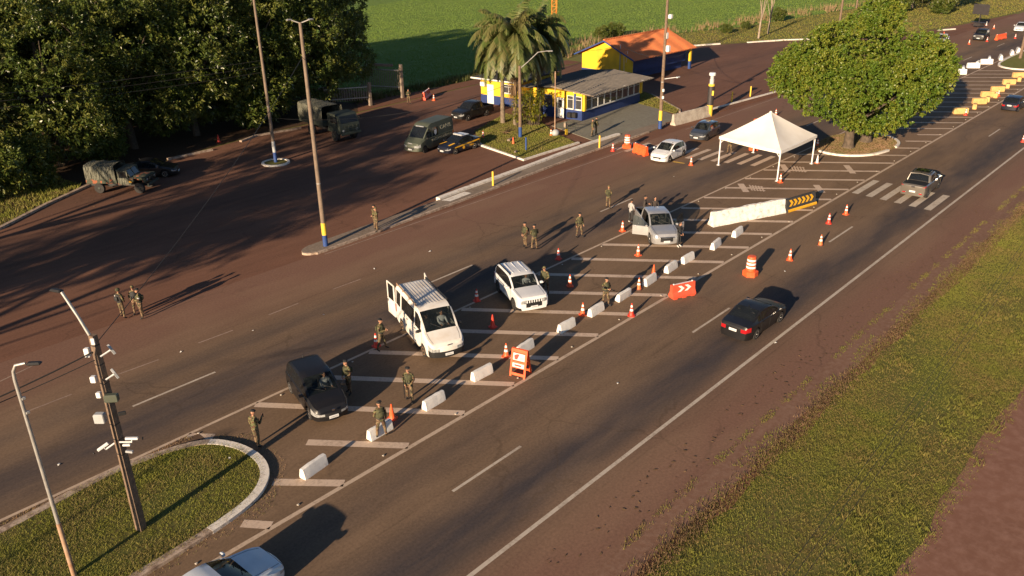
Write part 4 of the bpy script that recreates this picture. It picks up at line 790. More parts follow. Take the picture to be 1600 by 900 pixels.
MB().box((Xv(3.6), 0, .52), (2.9, 1.75, .04)).build('load_floor', 'seat_fabric', van)
for s_ in (3.3, 4.2):
    for y in (-.55, .05, .55): mb = MB(); mb.bbox((Xv(s_), y, .95), (.45, .45, .14), .04); mb.bbox((Xv(s_+.24), y, 1.3), (.12, .45, .7), .04); mb.build('seat', 'seat_fabric', van)
def badge(par, x, y, z, d): MB().bbox((x, y, z), d, .01).build('badge', 'chrome', par)
badge(mpv, Xm(-.15), 0, .72, (.03, .12, .1)); badge(van, Xv(-.12), 0, .92, (.03, .14, .06)); mb = MB()
for i in range(7): mb.bbox((Xs(-.062), -.42+.14*i, .80), (.03, .06, .15), .01)
mb.build('slotted_grille', 'white_paint', suv)
for y in (-.55, .55): MB().lathe([(.105, 0), (.11, .02), (.02, .03)], 14, Matrix.Translation((Xs(-.045), y, .80)) @ Matrix.Rotation(math.pi/2, 4, 'Y')).build('headlight_ring', 'lamp_glass', suv)
for y in (-.45, 0, .45): MB().box((Xs(2.85), y*.9, 1.69), (1.5, .05, .025)).build('roof_rib', 'white_paint', suv)
MB().bbox((Xh(-.10), 0, .80), (.05, .95, .05), .01).build('chrome_strip', 'chrome', hil); badge(toro, Xt(4.99), 0, .98, (.03, .24, .10))
for y in (-.62, .62): MB().bbox((Xt(4.96), y*.95, .50), (.04, .22, .08), .01).build('reflector', 'lamp_red', toro)
MB().bbox((Xt(2.6), 0, 1.712), (.9, 1.05, .02), .005).build('sunroof', 'glass_dark', toro)
mb = MB(); mb.tube([(Xt(3.75), -.78, 1.12), (Xt(3.55), -.66, 1.62), (Xt(3.5), 0, 1.68), (Xt(3.55), .66, 1.62), (Xt(3.75), .78, 1.12)], .035, 6); mb.build('roll_bar', 'brown_grey_paint', toro, 50)
# lettering
def text(par, body, size, mat_, loc, rot, name='lettering', sx=1.0, parent_obj=True):
    cu = bpy.data.curves.new(name, 'FONT'); cu.body = body; cu.size = size; cu.align_x = 'CENTER'; cu.align_y = 'CENTER'; cu.extrude = .004
    tmp = bpy.data.objects.new(name, cu); COL.objects.link(tmp); dg = bpy.context.evaluated_depsgraph_get(); me = bpy.data.meshes.new_from_object(tmp.evaluated_get(dg)); bpy.data.objects.remove(tmp); bpy.data.curves.remove(cu)
    me.materials.clear(); me.materials.append(M[mat_]); o = link(name, me, par); o.rotation_euler = rot; o.location = loc; o.scale.x = sx; return o
LS = (math.pi/2, 0, math.pi)       # reads from the vehicle's left side
text(canil, 'CANIL', .52, 'text_cream', (Xc(4.35), .905, 1.86), (R(84), 0, math.pi), sx=1.25); text(canil, 'POLÍCIA DO EXÉRCITO', .27, 'text_cream', (Xc(3.55), 1.004, .98), LS, sx=1.12)
text(canil, 'POLÍCIA', .13, 'plate_white', (Xc(-.10), 0, 1.0), (R(75), 0, math.pi/2))
mb = MB(); q = [(-.20, .22), (.20, .22), (.20, -.05), (0, -.27), (-.20, -.05)]; mb.add([(Xc(2.62)+a, .958-.06*b, 1.62+b) for a, b in q], [(4, 3, 2, 1, 0)]); mb.build('shield_emblem', 'plate_white', canil)
MB().bbox((Xc(1.55), 0, 2.28), (.18, .95, .09), .03).build('roof_light_bar', 'lamp_glass', canil)
text(prf, 'PRF', .27, 'police_yellow', (Xp(3.02), .884, .50), LS, sx=1.35)
mb = MB(); mb.add([(Xp(s_), .868+o, z) for s_, z, o in ((.75, .70, .012), (4.1, .90, -.012), (4.1, .78, -.004), (.75, .58, .014))], [(0, 1, 2, 3)]); mb.add([(Xp(.32), .60, .845+.02), (Xp(1.05), .66, .955+.02), (Xp(1.05), .44, .98), (Xp(.32), .40, .862+.02)], [(0, 1, 2, 3)]); mb.add([(Xp(.32), -.60, .845+.02), (Xp(1.05), -.36, .98), (Xp(1.05), -.56, .975), (Xp(.32), -.72, .83+.02)], [(0, 1, 2, 3)]); mb.build('yellow_stripe', 'police_yellow', prf)
mb = MB(); mb.bbox((Xp(2.52), 0, 1.478), (1.02, 1.12, .035), .015); mb.build('white_roof_panel', 'white_paint', prf); mb = MB(); mb.bbox((Xp(2.15), 0, 1.54), (.26, 1.1, .10), .03); mb.build('light_bar', 'lamp_glass', prf)
MB().lathe([(.15, 0), (.15, .006)], 14, Matrix.Translation((Xp(1.95), .872, .47)) @ Matrix.Rotation(-math.pi/2, 4, 'X')).build('door_crest', 'police_yellow', prf)

# ---- army vehicles, built panel by panel
def army_wheel(t, x, y, r, wd, sd):
    tm = MB(); rot = Matrix.Rotation(math.pi/2, 4, 'X'); tm.lathe([(r*.55, -wd/2), (r*.92, -wd/2), (r, -wd*.34), (r, wd*.34), (r*.92, wd/2), (r*.55, wd/2)], 20, rot); o = tm.build('wheel', 'tyre_rubber', t, 40, (x, y, r))
    rm = MB(); rm.lathe([(r*.57, 0), (r*.57, -sd*.02), (r*.42, sd*.02), (r*.2, -sd*.05), (r*.14, -sd*.06)], 16, Matrix.Translation((0, sd*(wd/2-.03), 0)) @ rot); rm.build('rim', 'army_green', o)
def tarp(t, x0, x1, hw, z0, z1, hoops, name='canvas_cover', sag=.06, seed=1):
    """canvas over hoops: sagging between them, rucked sides"""
    g = random.Random(seed); n = 26; prof = [(-hw, z0), (-hw*1.01, z0+(z1-z0)*.3), (-hw, z0+(z1-z0)*.62), (-hw*.95, z1-.12), (-hw*.82, z1-.03), (-hw*.4, z1), (0, z1+.03), (hw*.4, z1), (hw*.82, z1-.03), (hw*.95, z1-.12), (hw, z0+(z1-z0)*.62), (hw*1.01, z0+(z1-z0)*.3), (hw, z0)]; vs = []
    for i in range(n+1):
        f = i/n; s_ = abs(math.sin(math.pi*hoops*f))*sag
        for j, (y, z) in enumerate(prof):
            k = g.uniform(-.025, .025); vs.append((lerp(x0, x1, f), y*(1-s_*.45/hw)+k, z-(s_ if 3 < j < 9 else s_*.3)+k*.6))
    m = len(prof); fs = [(i*m+j, i*m+j+1, (i+1)*m+j+1, (i+1)*m+j) for i in range(n) for j in range(m-1)]; fs += [tuple(n*m+j for j in range(m))]
    mb = MB(); mb.add(vs, fs); return mb.build(name, 'canvas_tarp', t, 60)
S_ = dict(W=2.0, wb=3.3); ps = pose2(S_, (219.4, 302), (158, 302), -1, -50.5)
t = thing('light_army_truck', 'camouflage light army truck with a canvas covered bed at the wood', 'army truck', ps[0], ps[1], 'army trucks')
for sx in (1.65, -1.65):
    for sd in (1, -1): army_wheel(t, sx, sd*.85, .42, .27, sd)
mb = MB(); mb.box((-.1, 0, .62), (4.9, .9, .22)); mb.build('chassis', 'trim_black', t)
mb = MB(); mb.bbox((-1.35, 0, 1.0), (2.55, 1.98, .36), .03); mb.build('load_bed', 'camo_vehicle', t); tarp(t, -.12, -2.62, 1.0, 1.12, 2.35, 3, sag=.10)
mb = MB(); mb.prism([(0, .72), (.98, .72), (1.2, .95), (1.18, 1.28), (.98, 1.30), (0, 1.30)], -.93, .93, Matrix.Rotation(math.pi/2, 4, 'X')); mb.bbox((1.66, 0, 1.18), (1.18, 1.25, .40), .08); mb.bbox((1.65, 0, 1.27), (1.25, 1.86, .07), .03)
for sd in (1, -1): mb.bbox((2.14, sd*.78, 1.08), (.30, .34, .34), .05); mb.bbox((1.2, sd*.80, 1.10), (.16, .28, .36), .04)
mb.build('cab', 'camo_vehicle', t, 30); mb = MB(); mb.bbox((.40, 0, 1.90), (.92, 1.74, .06), .02); mb.build('canvas_roof', 'canvas_tarp', t)
mb = MB(); mb.add([(1.02, -.80, 1.32), (1.02, .80, 1.32), (.74, .76, 1.86), (.74, -.76, 1.86)], [(0, 1, 2, 3)]); mb.build('windscreen', 'glass_dark', t); mb = MB()
for a, b in (((1.03, -.82, 1.30), (.74, -.78, 1.90)), ((1.03, .82, 1.30), (.74, .78, 1.90)), ((1.03, 0, 1.30), (.75, 0, 1.88)), ((1.03, -.82, 1.31), (1.03, .82, 1.31)), ((.74, -.78, 1.88), (.74, .78, 1.88)), ((0, -.84, 1.3), (0, -.80, 1.9)), ((0, .84, 1.3), (0, .80, 1.9))): mb.tube([a, b], .03, 5)
mb.build('windscreen_frame', 'army_green_pale', t)
for sd in (1, -1):
    mb = MB(); mb.bbox((.47, sd*.945, 1.02), (.86, .04, .56), .02); mb.bbox((.82, sd*.93, 1.56), (.10, .035, .55), .01); mb.bbox((.10, sd*.93, 1.56), (.10, .035, .55), .01); mb.bbox((.46, sd*.925, 1.82), (.72, .035, .09), .01); d_ = mb.build('door', 'canvas_tarp', t); MB().box((.46, sd*.925, 1.53), (.60, .012, .48)).build('window', 'glass_dark', d_)
    MB().lathe([(.10, 0), (.11, .03), (.03, .05)], 12, Matrix.Translation((2.28, sd*.62, 1.1)) @ Matrix.Rotation(math.pi/2, 4, 'Y')).build('headlight', 'lamp_glass', t)
mb = MB(); mb.bbox((2.42, 0, .70), (.14, 1.8, .20), .03); mb.tube([(2.44, -.5, .75), (2.46, -.5, 1.25), (2.46, .5, 1.25), (2.44, .5, .75)], .03, 6); mb.build('bumper', 'army_green', t); mb = MB(); mb.box((2.262, 0, 1.12), (.02, .8, .30)); mb.build('grille', 'trim_black', t)
MB().box((1.02, -.945, .98), (.20, .012, .12)).build('unit_badge', 'police_yellow', t)
f = at(526, 221); a = R(-92)
t = thing('army_cargo_truck', 'large army cargo truck with a canvas hood in the shade of the wood', 'army truck', (f.x+1.02*math.sin(a)*-1-2.1*math.cos(a), f.y-1.02*math.cos(a)*-1-2.1*math.sin(a), 0), a, 'army trucks')
for sx in (2.1, -2.1):
    for sd in (1, -1): army_wheel(t, sx, sd*1.02, .55, .36, sd)
mb = MB(); mb.box((-.4, 0, .85), (6.6, .9, .28)); mb.build('chassis', 'trim_black', t)
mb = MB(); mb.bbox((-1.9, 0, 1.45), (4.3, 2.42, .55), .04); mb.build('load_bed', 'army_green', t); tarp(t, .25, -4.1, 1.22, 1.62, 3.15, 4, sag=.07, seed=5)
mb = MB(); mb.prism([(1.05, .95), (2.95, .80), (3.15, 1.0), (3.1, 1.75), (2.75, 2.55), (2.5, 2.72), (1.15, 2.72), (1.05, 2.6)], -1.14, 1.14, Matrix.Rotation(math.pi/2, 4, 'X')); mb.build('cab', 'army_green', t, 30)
mb = MB(); mb.add([(3.105, -.98, 1.86), (3.105, .98, 1.86), (2.79, .94, 2.52), (2.79, -.94, 2.52)], [(0, 1, 2, 3)]); mb.build('windscreen', 'glass_dark', t)
for sd in (1, -1):
    mb = MB(); mb.bbox((2.05, sd*1.15, 1.6), (1.15, .04, 1.15), .02); d_ = mb.build('door', 'army_green', t); MB().add([(1.6, sd*1.175, 1.85), (2.72, sd*1.175, 1.85), (2.52, sd*1.175, 2.5), (1.6, sd*1.175, 2.5)], [(0, 1, 2, 3)]).build('window', 'glass_dark', d_)
    MB().bbox((2.1, sd*1.05, 1.12), (1.5, .36, .10), .04).build('mudguard', 'army_green', t); MB().lathe([(.12, 0), (.13, .04), (.04, .06)], 12, Matrix.Translation((3.13, sd*.78, 1.15)) @ Matrix.Rotation(math.pi/2, 4, 'Y')).build('headlight', 'lamp_glass', t)
    mb = MB(); mb.tube([(2.7, sd*1.15, 2.2), (2.95, sd*1.38, 2.2)], .015, 4); mb.bbox((2.95, sd*1.38, 2.1), (.05, .18, .34), .02); mb.build('mirror', 'trim_black', t)
mb = MB(); mb.bbox((3.25, 0, .85), (.16, 2.3, .26), .04); mb.build('bumper', 'army_green_pale', t); mb = MB()
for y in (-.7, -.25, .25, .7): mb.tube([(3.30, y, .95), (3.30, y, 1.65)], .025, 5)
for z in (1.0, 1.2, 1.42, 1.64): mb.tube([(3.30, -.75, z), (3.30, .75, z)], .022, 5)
mb.build('brush_guard', 'army_green_pale', t)
# ================================================================== PEOPLE
def body_mesh(arm_l, arm_r, stride=.0, spread=.12, lean=0.0, sit=False, key='x', mats=('camo_cloth', 'camo_trousers', 'boot_black', 'skin', 'eye_dark'), slim=1.0, look=0.0, nod=0.0):
    """one continuous body: skinned skeleton with limbs, plus head and fingers; facing +X, 1.76 m tall"""
    V = []; E = []; Rr = []; G = []
    def v(p, r, g, par=None):
        V.append(p); Rr.append(r*slim); G.append(g)
        if par is not None: E.append((par, len(V)-1))
        return len(V)-1
    ph = .95 if not sit else .12
    pel = v((0, 0, ph), .135, 0); wa = v((.01+lean*.15, 0, ph+.17), .125, 0, pel); ch = v((.01+lean*.4, 0, ph+.36), .145, 0, wa); st = v((lean*.5, 0, ph+.47), .115, 0, ch); nk = v((.01+lean*.55, 0, ph+.56), .052, 3, st); nt_ = v((.02+lean*.62, 0, ph+.63), .052, 3, nk)
    for sd, arm in ((1, arm_l), (-1, arm_r)):
        sh = v((lean*.5, sd*.185*slim, ph+.465), .072, 0, st); e = arm[0]; q = arm[1]
        el = v((e[0]+lean*.4, sd*e[1], e[2]-.95+ph), .052, 0, sh); wr = v((q[0]+lean*.4, sd*q[1], q[2]-.95+ph), .036, 0, el)
        d = (Vector(V[wr])-Vector(V[el])).normalized(); hd = v(tuple(Vector(V[wr])+d*.07), .034, 3, wr)
        hip = v((0, sd*.095, ph-.05), .105, 1, pel); s_ = sd*stride
        if sit: kn = v((.42, sd*.14, ph+.02), .07, 1, hip); an = v((.52, sd*.14, ph-.36), .048, 1, kn); to = v((.66, sd*.15, ph-.42), .04, 2, an)
        else: kn = v((s_*.5+.025, sd*(.10+spread*.35), .50), .070, 1, hip); an = v((s_-.01, sd*(.095+spread*.6), .115), .050, 1, kn); to = v((s_+.15, sd*(.11+spread*.75), .045), .042, 2, an)
    me = bpy.data.meshes.new('tmp'); me.from_pydata(V, E, []); o = bpy.data.objects.new('tmp', me); COL.objects.link(o)
    o.modifiers.new('s', 'SKIN'); sv = me.skin_vertices[0].data
    for i, r in enumerate(Rr): sv[i].radius = (r, r)
    sv[0].use_root = True; md = o.modifiers.new('d', 'SUBSURF'); md.levels = 2; md.render_levels = 2
    dg = bpy.context.evaluated_depsgraph_get(); out = bpy.data.meshes.new_from_object(o.evaluated_get(dg)); bpy.data.objects.remove(o); bpy.data.meshes.remove(me)
    vs = [tuple(p.co) for p in out.vertices]; fs = [tuple(p.vertices) for p in out.polygons]; C = np.array([tuple(p.center) for p in out.polygons])
    A = np.array([V[a] for a, b in E]); B = np.array([V[b] for a, b in E]); ab = B-A; t = np.clip(((C[:, None]-A)*ab).sum(2)/(ab*ab).sum(1), 0, 1); d = np.linalg.norm(C[:, None]-A-ab*t[..., None], axis=2)/np.array([Rr[b] for a, b in E])
    gi_ = np.array([G[b] for a, b in E])[d.argmin(1)]; bpy.data.meshes.remove(out)
    mb = MB(); mb.v = vs; mb.f = fs; mb.m = [int(x) for x in gi_]
    if not sit: mb.m = [2 if c[2] < .17 else m for m, c in zip(mb.m, C)]
    # head: skull, jaw, nose, ears, eyes, turned by look
    hx = Matrix.Translation((.035+lean*.65, 0, ph+.715)) @ Matrix.Rotation(look, 4, 'Z') @ Matrix.Rotation(nod, 4, 'Y'); mb.k = 3
    mb.ell((0, 0, .02), (.098, .078, .118), 12, 9, hx); mb.ell((.03, 0, -.055), (.066, .055, .062), 10, 6, hx); mb.ell((.10, 0, -.012), (.020, .015, .026), 6, 5, hx); mb.ell((.088, 0, -.062), (.010, .026, .008), 6, 4, hx)
    for sd in (1, -1): mb.k = 3; mb.ell((-.005, sd*.080, 0), (.022, .012, .034), 6, 5, hx); mb.k = 4; mb.ell((.090, sd*.031, .018), (.009, .013, .009), 6, 4, hx)
    # five fingers on each hand
    mb.k = 3
    for sd, arm in ((1, arm_l), (-1, arm_r)):
        wr = Vector((arm[1][0]+lean*.4, sd*arm[1][1], arm[1][2]-.95+ph)); el = Vector((arm[0][0]+lean*.4, sd*arm[0][1], arm[0][2]-.95+ph)); d = (wr-el).normalized(); n_ = d.cross(Vector((0, sd, .001))).normalized(); w_ = d.cross(n_).normalized()
        for q, ln in ((-.027, .060), (-.009, .075), (.009, .072), (.026, .055)):
            p0 = wr+d*.075+n_*q; p1 = p0+d*ln*.55-w_*sd*.006; mb.tube([p0, p1, p1+d*ln*.35+w_*sd*-.02], [.0095, .009, .0065], 5)
        p0 = wr+d*.03+n_*.028; mb.tube([p0, p0+n_*.03+d*.025, p0+n_*.032+d*.06], [.011, .010, .007], 5)
    return mb.mesh('person', list(mats), 60), ph
DOWN = ((-.01, .255, 1.15), (.06, .275, .90)); HIP = ((-.06, .33, 1.19), (.10, .21, 1.02)); FRONT = ((.02, .27, 1.17), (.27, .07, 1.18)); RAISE = ((.08, .26, 1.17), (.30, .16, 1.36)); LOW = ((.03, .27, 1.16), (.20, .12, .98)); REACH = ((.18, .22, 1.25), (.44, .19, 1.22))
BODY = {}
def person(px, py, face, label, arms=(DOWN, DOWN), stride=0, spread=.12, hat='beret', kit='army', vest='vest_green', z=0, look=0, lean=0, group='soldiers at the checkpoint', sit=False, at_=None, nod=0, h=1.76, armband=False, name_='person'):
    mats = {'army': ('camo_cloth', 'camo_trousers', 'boot_black', 'skin', 'eye_dark'), 'dark': ('cloth_black', 'cloth_black', 'litter_white', 'skin', 'eye_dark'), 'greyshirt': ('cloth_grey', 'cloth_black', 'litter_white', 'skin', 'eye_dark'),
            'darkshirt': ('cloth_dark', 'cloth_black', 'boot_black', 'skin', 'eye_dark'), 'pale': ('cloth_pale', 'cloth_black', 'boot_black', 'skin', 'eye_dark')}[kit]
    k = (arms, stride, spread, kit, look, lean, sit, nod)
    if k not in BODY: BODY[k] = body_mesh(arms[0], arms[1], stride, spread, lean, sit, 'k', mats, .9 if kit == 'dark' else 1.0, look, nod)
    me, ph = BODY[k]; p = Vector(at_) if at_ else at(px, py, z); o = link('person', me, None, p, R(face)); o.scale = (h/1.76,)*3; tag(o, label, 'person', group)
    hm = Matrix.Translation((.035+lean*.65, 0, ph+.715)) @ Matrix.Rotation(look, 4, 'Z') @ Matrix.Rotation(nod, 4, 'Y')
    if hat == 'beret':
        mb = MB(); mb.ell((-.012, 0, .085), (.106, .098, .055), 12, 7, hm); mb.ell((-.01, -.05, .100), (.095, .085, .035), 10, 6, hm); mb.lathe([(.101, .05), (.101, .075)], 14, hm @ Matrix.Diagonal((1, .82, 1, 1)), False); mb.build('beret', 'beret_black', o, 60)
    elif hat == 'helmet': mb = MB(); mb.ell((-.008, 0, .055), (.130, .118, .105), 14, 8, hm); mb.build('helmet', 'vest_green', o, 60)
    elif hat == 'cap': mb = MB(); mb.ell((-.008, 0, .07), (.108, .090, .075), 12, 7, hm); mb.bbox((.13, 0, .055), (.10, .13, .014), .005, hm); mb.build('cap', 'camo_cloth', o, 60)
    elif hat == 'long': mb = MB(); mb.ell((-.02, 0, .045), (.105, .092, .10), 12, 8, hm); mb.tube([hm @ Vector((-.08, 0, .03)), hm @ Vector((-.11, 0, -.12)), hm @ Vector((-.10, 0, -.30))], [.075, .075, .03], 8); mb.build('hair', 'hair_dark', o, 60)
    else: mb = MB(); mb.ell((-.016, 0, .048), (.104, .086, .096), 12, 8, hm); mb.build('hair', 'hair_dark', o, 60)
    if vest and not sit:
        mb = MB(); L_ = lean; pr = [(.165, -.25), (.195, -.23), (.205, -.05), (.200, .10), (.150, .165), (.10, .17)]; mb.lathe(pr, 16, Matrix.Translation((.012+L_*.4, 0, ph+.35)) @ Matrix.Diagonal((.86, 1.0, 1, 1)), False)
        for a, yy in ((.175, .09), (.178, -.02), (.172, -.12)): mb.bbox((a+L_*.3, yy, ph+.20), (.06, .08, .14), .015)
        mb.bbox((-.185+L_*.4, 0, ph+.30), (.08, .24, .26), .03); mb.build('vest', vest, o, 50)
        bl = MB(); bl.lathe([(.150, -.03), (.158, -.02), (.158, .02), (.150, .03)], 14, Matrix.Translation((0, 0, ph+.06)) @ Matrix.Diagonal((.9, 1.05, 1, 1)), False); bl.build('belt', 'vest_black', o, 50)
    if armband: MB().lathe([(.064, -.06), (.066, -.05), (.066, .05), (.064, .06)], 10, Matrix.Translation((0, .222, ph+.36)) @ Matrix.Rotation(R(-14), 4, 'X'), False).build('armband', 'armband_white', o, 50)
    return o, p
def rifle(o, label, down=False):
    """a slung assault rifle carried in front of the body; its own thing, placed in the hands"""
    mb = MB(); mb.bbox((0, 0, 0), (.30, .045, .075), .01); mb.tube([(.14, 0, .015), (.56, 0, .02)], .013, 6); mb.bbox((.26, 0, .015), (.22, .042, .05), .01); mb.bbox((-.27, 0, -.03), (.26, .035, .10), .015, None, 0, ); mb.bbox((.07, 0, -.11), (.06, .03, .17), .01); mb.bbox((-.08, 0, -.08), (.04, .03, .10), .01); mb.box((.50, 0, .05), (.015, .01, .05))
    r = mb.build('rifle', 'gunmetal'); s_ = o.scale.x; loc = (.27, .02, 1.17) if not down else (.23, -.16, .92)
    r.matrix_world = Matrix.Translation(o.location) @ Matrix.Rotation(o.rotation_euler.z, 4, 'Z') @ Matrix.Translation(Vector(loc)*s_) @ (Matrix.Rotation(R(75), 4, 'Z') @ Matrix.Rotation(R(28), 4, 'Y') if not down else Matrix.Rotation(R(20), 4, 'Z') @ Matrix.Rotation(R(72), 4, 'Y'))
    tag(r, label, 'rifle', 'rifles carried by the soldiers')
person(193, 497, 15, 'soldier with a white armband, leftmost of the three talking on the lot', (FRONT, LOW), .06, .16, 'helmet', vest='vest_black', armband=True)
person(216, 492, -125, 'soldier in a black vest standing behind another, rearmost of the three on the lot', (LOW, LOW), .0, .12, 'cap', vest='vest_black')
person(224, 497, 150, 'soldier seen from behind, rightmost of the three talking on the lot', (FRONT, FRONT), .0, .14, 'beret', vest='vest_green', armband=True)
person(586, 358, -20, 'soldier on the concrete divider just behind another one', (FRONT, LOW), .04, .10, 'beret', vest=None, z=.12); o, p = person(590, 362, 150, 'front soldier of the two on the concrete divider near the tall pole', (FRONT, FRONT), .05, .10, 'cap', vest=None, z=.12)
o, p = person(950, 326, 10, 'soldier standing alone on the roadway left of the silver pickup', (FRONT, FRONT), .05, .10, 'cap'); 
person(905, 371, -110, 'soldier with arms hanging, facing the camera alone on the roadway', (DOWN, DOWN), .06, .16)
person(821, 387, 165, 'left soldier of the pair standing behind the white compact SUV', (LOW, DOWN), .04, .10)
o, p = person(835, 391, 60, 'right soldier of the pair behind the white compact SUV, holding a rifle', (FRONT, FRONT), .05, .10); rifle(o, 'rifle held by the right soldier of the pair behind the SUV')
person(853, 459, -170, 'soldier leaning to the side of the white compact SUV', (LOW, LOW), .0, .1, 'cap', lean=.25)
o, p = person(946, 479, -105, 'soldier in a beret holding a rifle beside the white blocks', (FRONT, FRONT), .06, .16); rifle(o, 'rifle across the chest of the soldier beside the white blocks')
person(597, 547, -60, 'soldier standing by the striped cone left of the white van', (FRONT, FRONT), .16, .16)
person(547, 615, 175, 'soldier at the right side of the black minivan, in its shadow', (LOW, LOW), .04, .1, lean=.05)
o, p = person(641, 627, -150, 'soldier walking with a rifle pointed down between minivan and blocks', (LOW, LOW), .16, .12, look=-.2); rifle(o, 'rifle pointed at the ground by the walking soldier', True)
o, p = person(597, 684, 75, 'soldier seen from behind at the block with the plain orange cone', (LOW, DOWN), .05, .16)
person(403, 698, 10, 'soldier looking at a phone at the tip of the grass island', (DOWN, RAISE), .07, .08, nod=.25, vest=None)
ph_ = at(403, 698); m_ = MB(); m_.bbox((0, 0, 0), (.02, .08, .15), .006); q = m_.build('phone', 'trim_black'); q.location = (ph_.x+.40, ph_.y-.08, 1.40); tag(q, 'dark phone in the hand of the soldier at the island tip', 'phone')
person(1060, 386, -95, 'woman in black with white shoes standing at the front of the silver pickup', (LOW, LOW), .0, .03, 'long', 'dark', None, group='people around the silver pickup', h=1.72)
person(985, 349, -10, 'man in a grey shirt standing behind the open pickup door', (LOW, LOW), .0, .08, 'hair', 'greyshirt', None, group='people around the silver pickup')
hb = at(1016, 381); person(0, 0, -60, 'dark clad man at the tail of the silver pickup, tallest of the trio', (FRONT, LOW), .0, .1, 'hair', 'darkshirt', None, at_=(POS['hil'][0][0]+1.95, POS['hil'][0][1]+2.35, 0), group='people around the silver pickup', h=1.84)
person(0, 0, -130, 'dark clad person half hidden behind the roof of the silver pickup', (LOW, LOW), .0, .1, 'hair', 'darkshirt', None, at_=(POS['hil'][0][0]+2.35, POS['hil'][0][1]+1.75, 0), group='people around the silver pickup')
o, p = person(1139, 241, -130, 'soldier in the shade under the white tent', (FRONT, FRONT), .05, .14, 'cap'); rifle(o, 'rifle held by the soldier under the tent')
person(925, 214, -40, 'left soldier of the two walking past the blue guardhouse wall', (LOW, DOWN), .12, .06, z=.05, vest=None); person(931, 211, -35, 'right soldier of the two walking past the blue guardhouse wall', (DOWN, LOW), .12, .06, z=.05)
person(639, 163, -120, 'soldier standing guard in the shade by the gate', (FRONT, FRONT), .05, .12)
def rider(key, S, y, s_, label, kit):
    (x0, y0, _), a = POS[key]; c = S['fo']+S['wb']/2; x = c-s_; person(0, 0, math.degrees(a), label, (REACH if y > 0 else LOW, REACH if y > 0 else LOW), 0, .1, 'hair', kit, None, at_=(x0+x*math.cos(a)-y*math.sin(a), y0+x*math.sin(a)+y*math.cos(a), S.get('seat', .55)-.02), sit=True, group='people inside the vehicles')
rider('mpv', MPV, .38, MPV['ws']+1.0, 'driver in a pale shirt behind the windscreen of the black minivan', 'pale'); rider('van', VAN, .40, VAN['ws']+1.0, 'driver in a pale shirt behind the windscreen of the white van', 'pale'); rider('van', VAN, -.40, VAN['ws']+1.0, 'passenger in a dark shirt behind the windscreen of the white van', 'darkshirt'); rider('suv', SUV, .38, SUV['ws']+1.0, 'driver inside the white compact SUV', 'pale'); rider('sandero', HATCH, .38, HATCH['ws']+1.0, 'driver of the approaching white hatchback', 'greyshirt')

# ================================================================== CONES, BLOCKS, SIGNS
def cone_proto(kind):
    t = thing('traffic_cone', 'x', 'cone', (0, 0, 0)); c, b = {'striped': ('orange_plastic', 'orange_plastic'), 'red': ('red_plastic', 'red_plastic'), 'worn': ('orange_worn', 'cone_dark'), 'plain': ('orange_plastic', 'orange_plastic'), 'plainred': ('red_plastic', 'red_plastic'), 'faded': ('sign_white', 'orange_worn')}[kind]
    mb = MB(); mb.prism([(-.20, -.14), (-.14, -.20), (.14, -.20), (.20, -.14), (.20, .14), (.14, .20), (-.14, .20), (-.20, .14)], 0, .045); mb.build('base', b, t)
    mb = MB(); mb.lathe([(.155, .045), (.135, .08), (.105, .27), (.062, .53), (.030, .74), (.018, .75)], 18); mb.build('cone_body', c, t, 40)
    if kind not in ('plain', 'plainred'):
        for z0, z1 in ((.30, .42), (.52, .64)):
            r = lambda z: float(np.interp(z, [.27, .53, .74], [.105, .062, .030]))+.004; MB().lathe([(r(z0), z0), (r(z1), z1)], 18, None, False).build('reflective_band', 'reflective', t, 40)
    return t
CP = {}
def cone(px, py, kind, label, z=0):
    p = at(px, py, z); 
    if kind not in CP: CP[kind] = c = cone_proto(kind)
    else: c = dup(CP[kind])
    c.location = p; c.rotation_euler.z = (px*.37) % 1.5; c['label'] = label; c['group'] = 'traffic cones'; return c
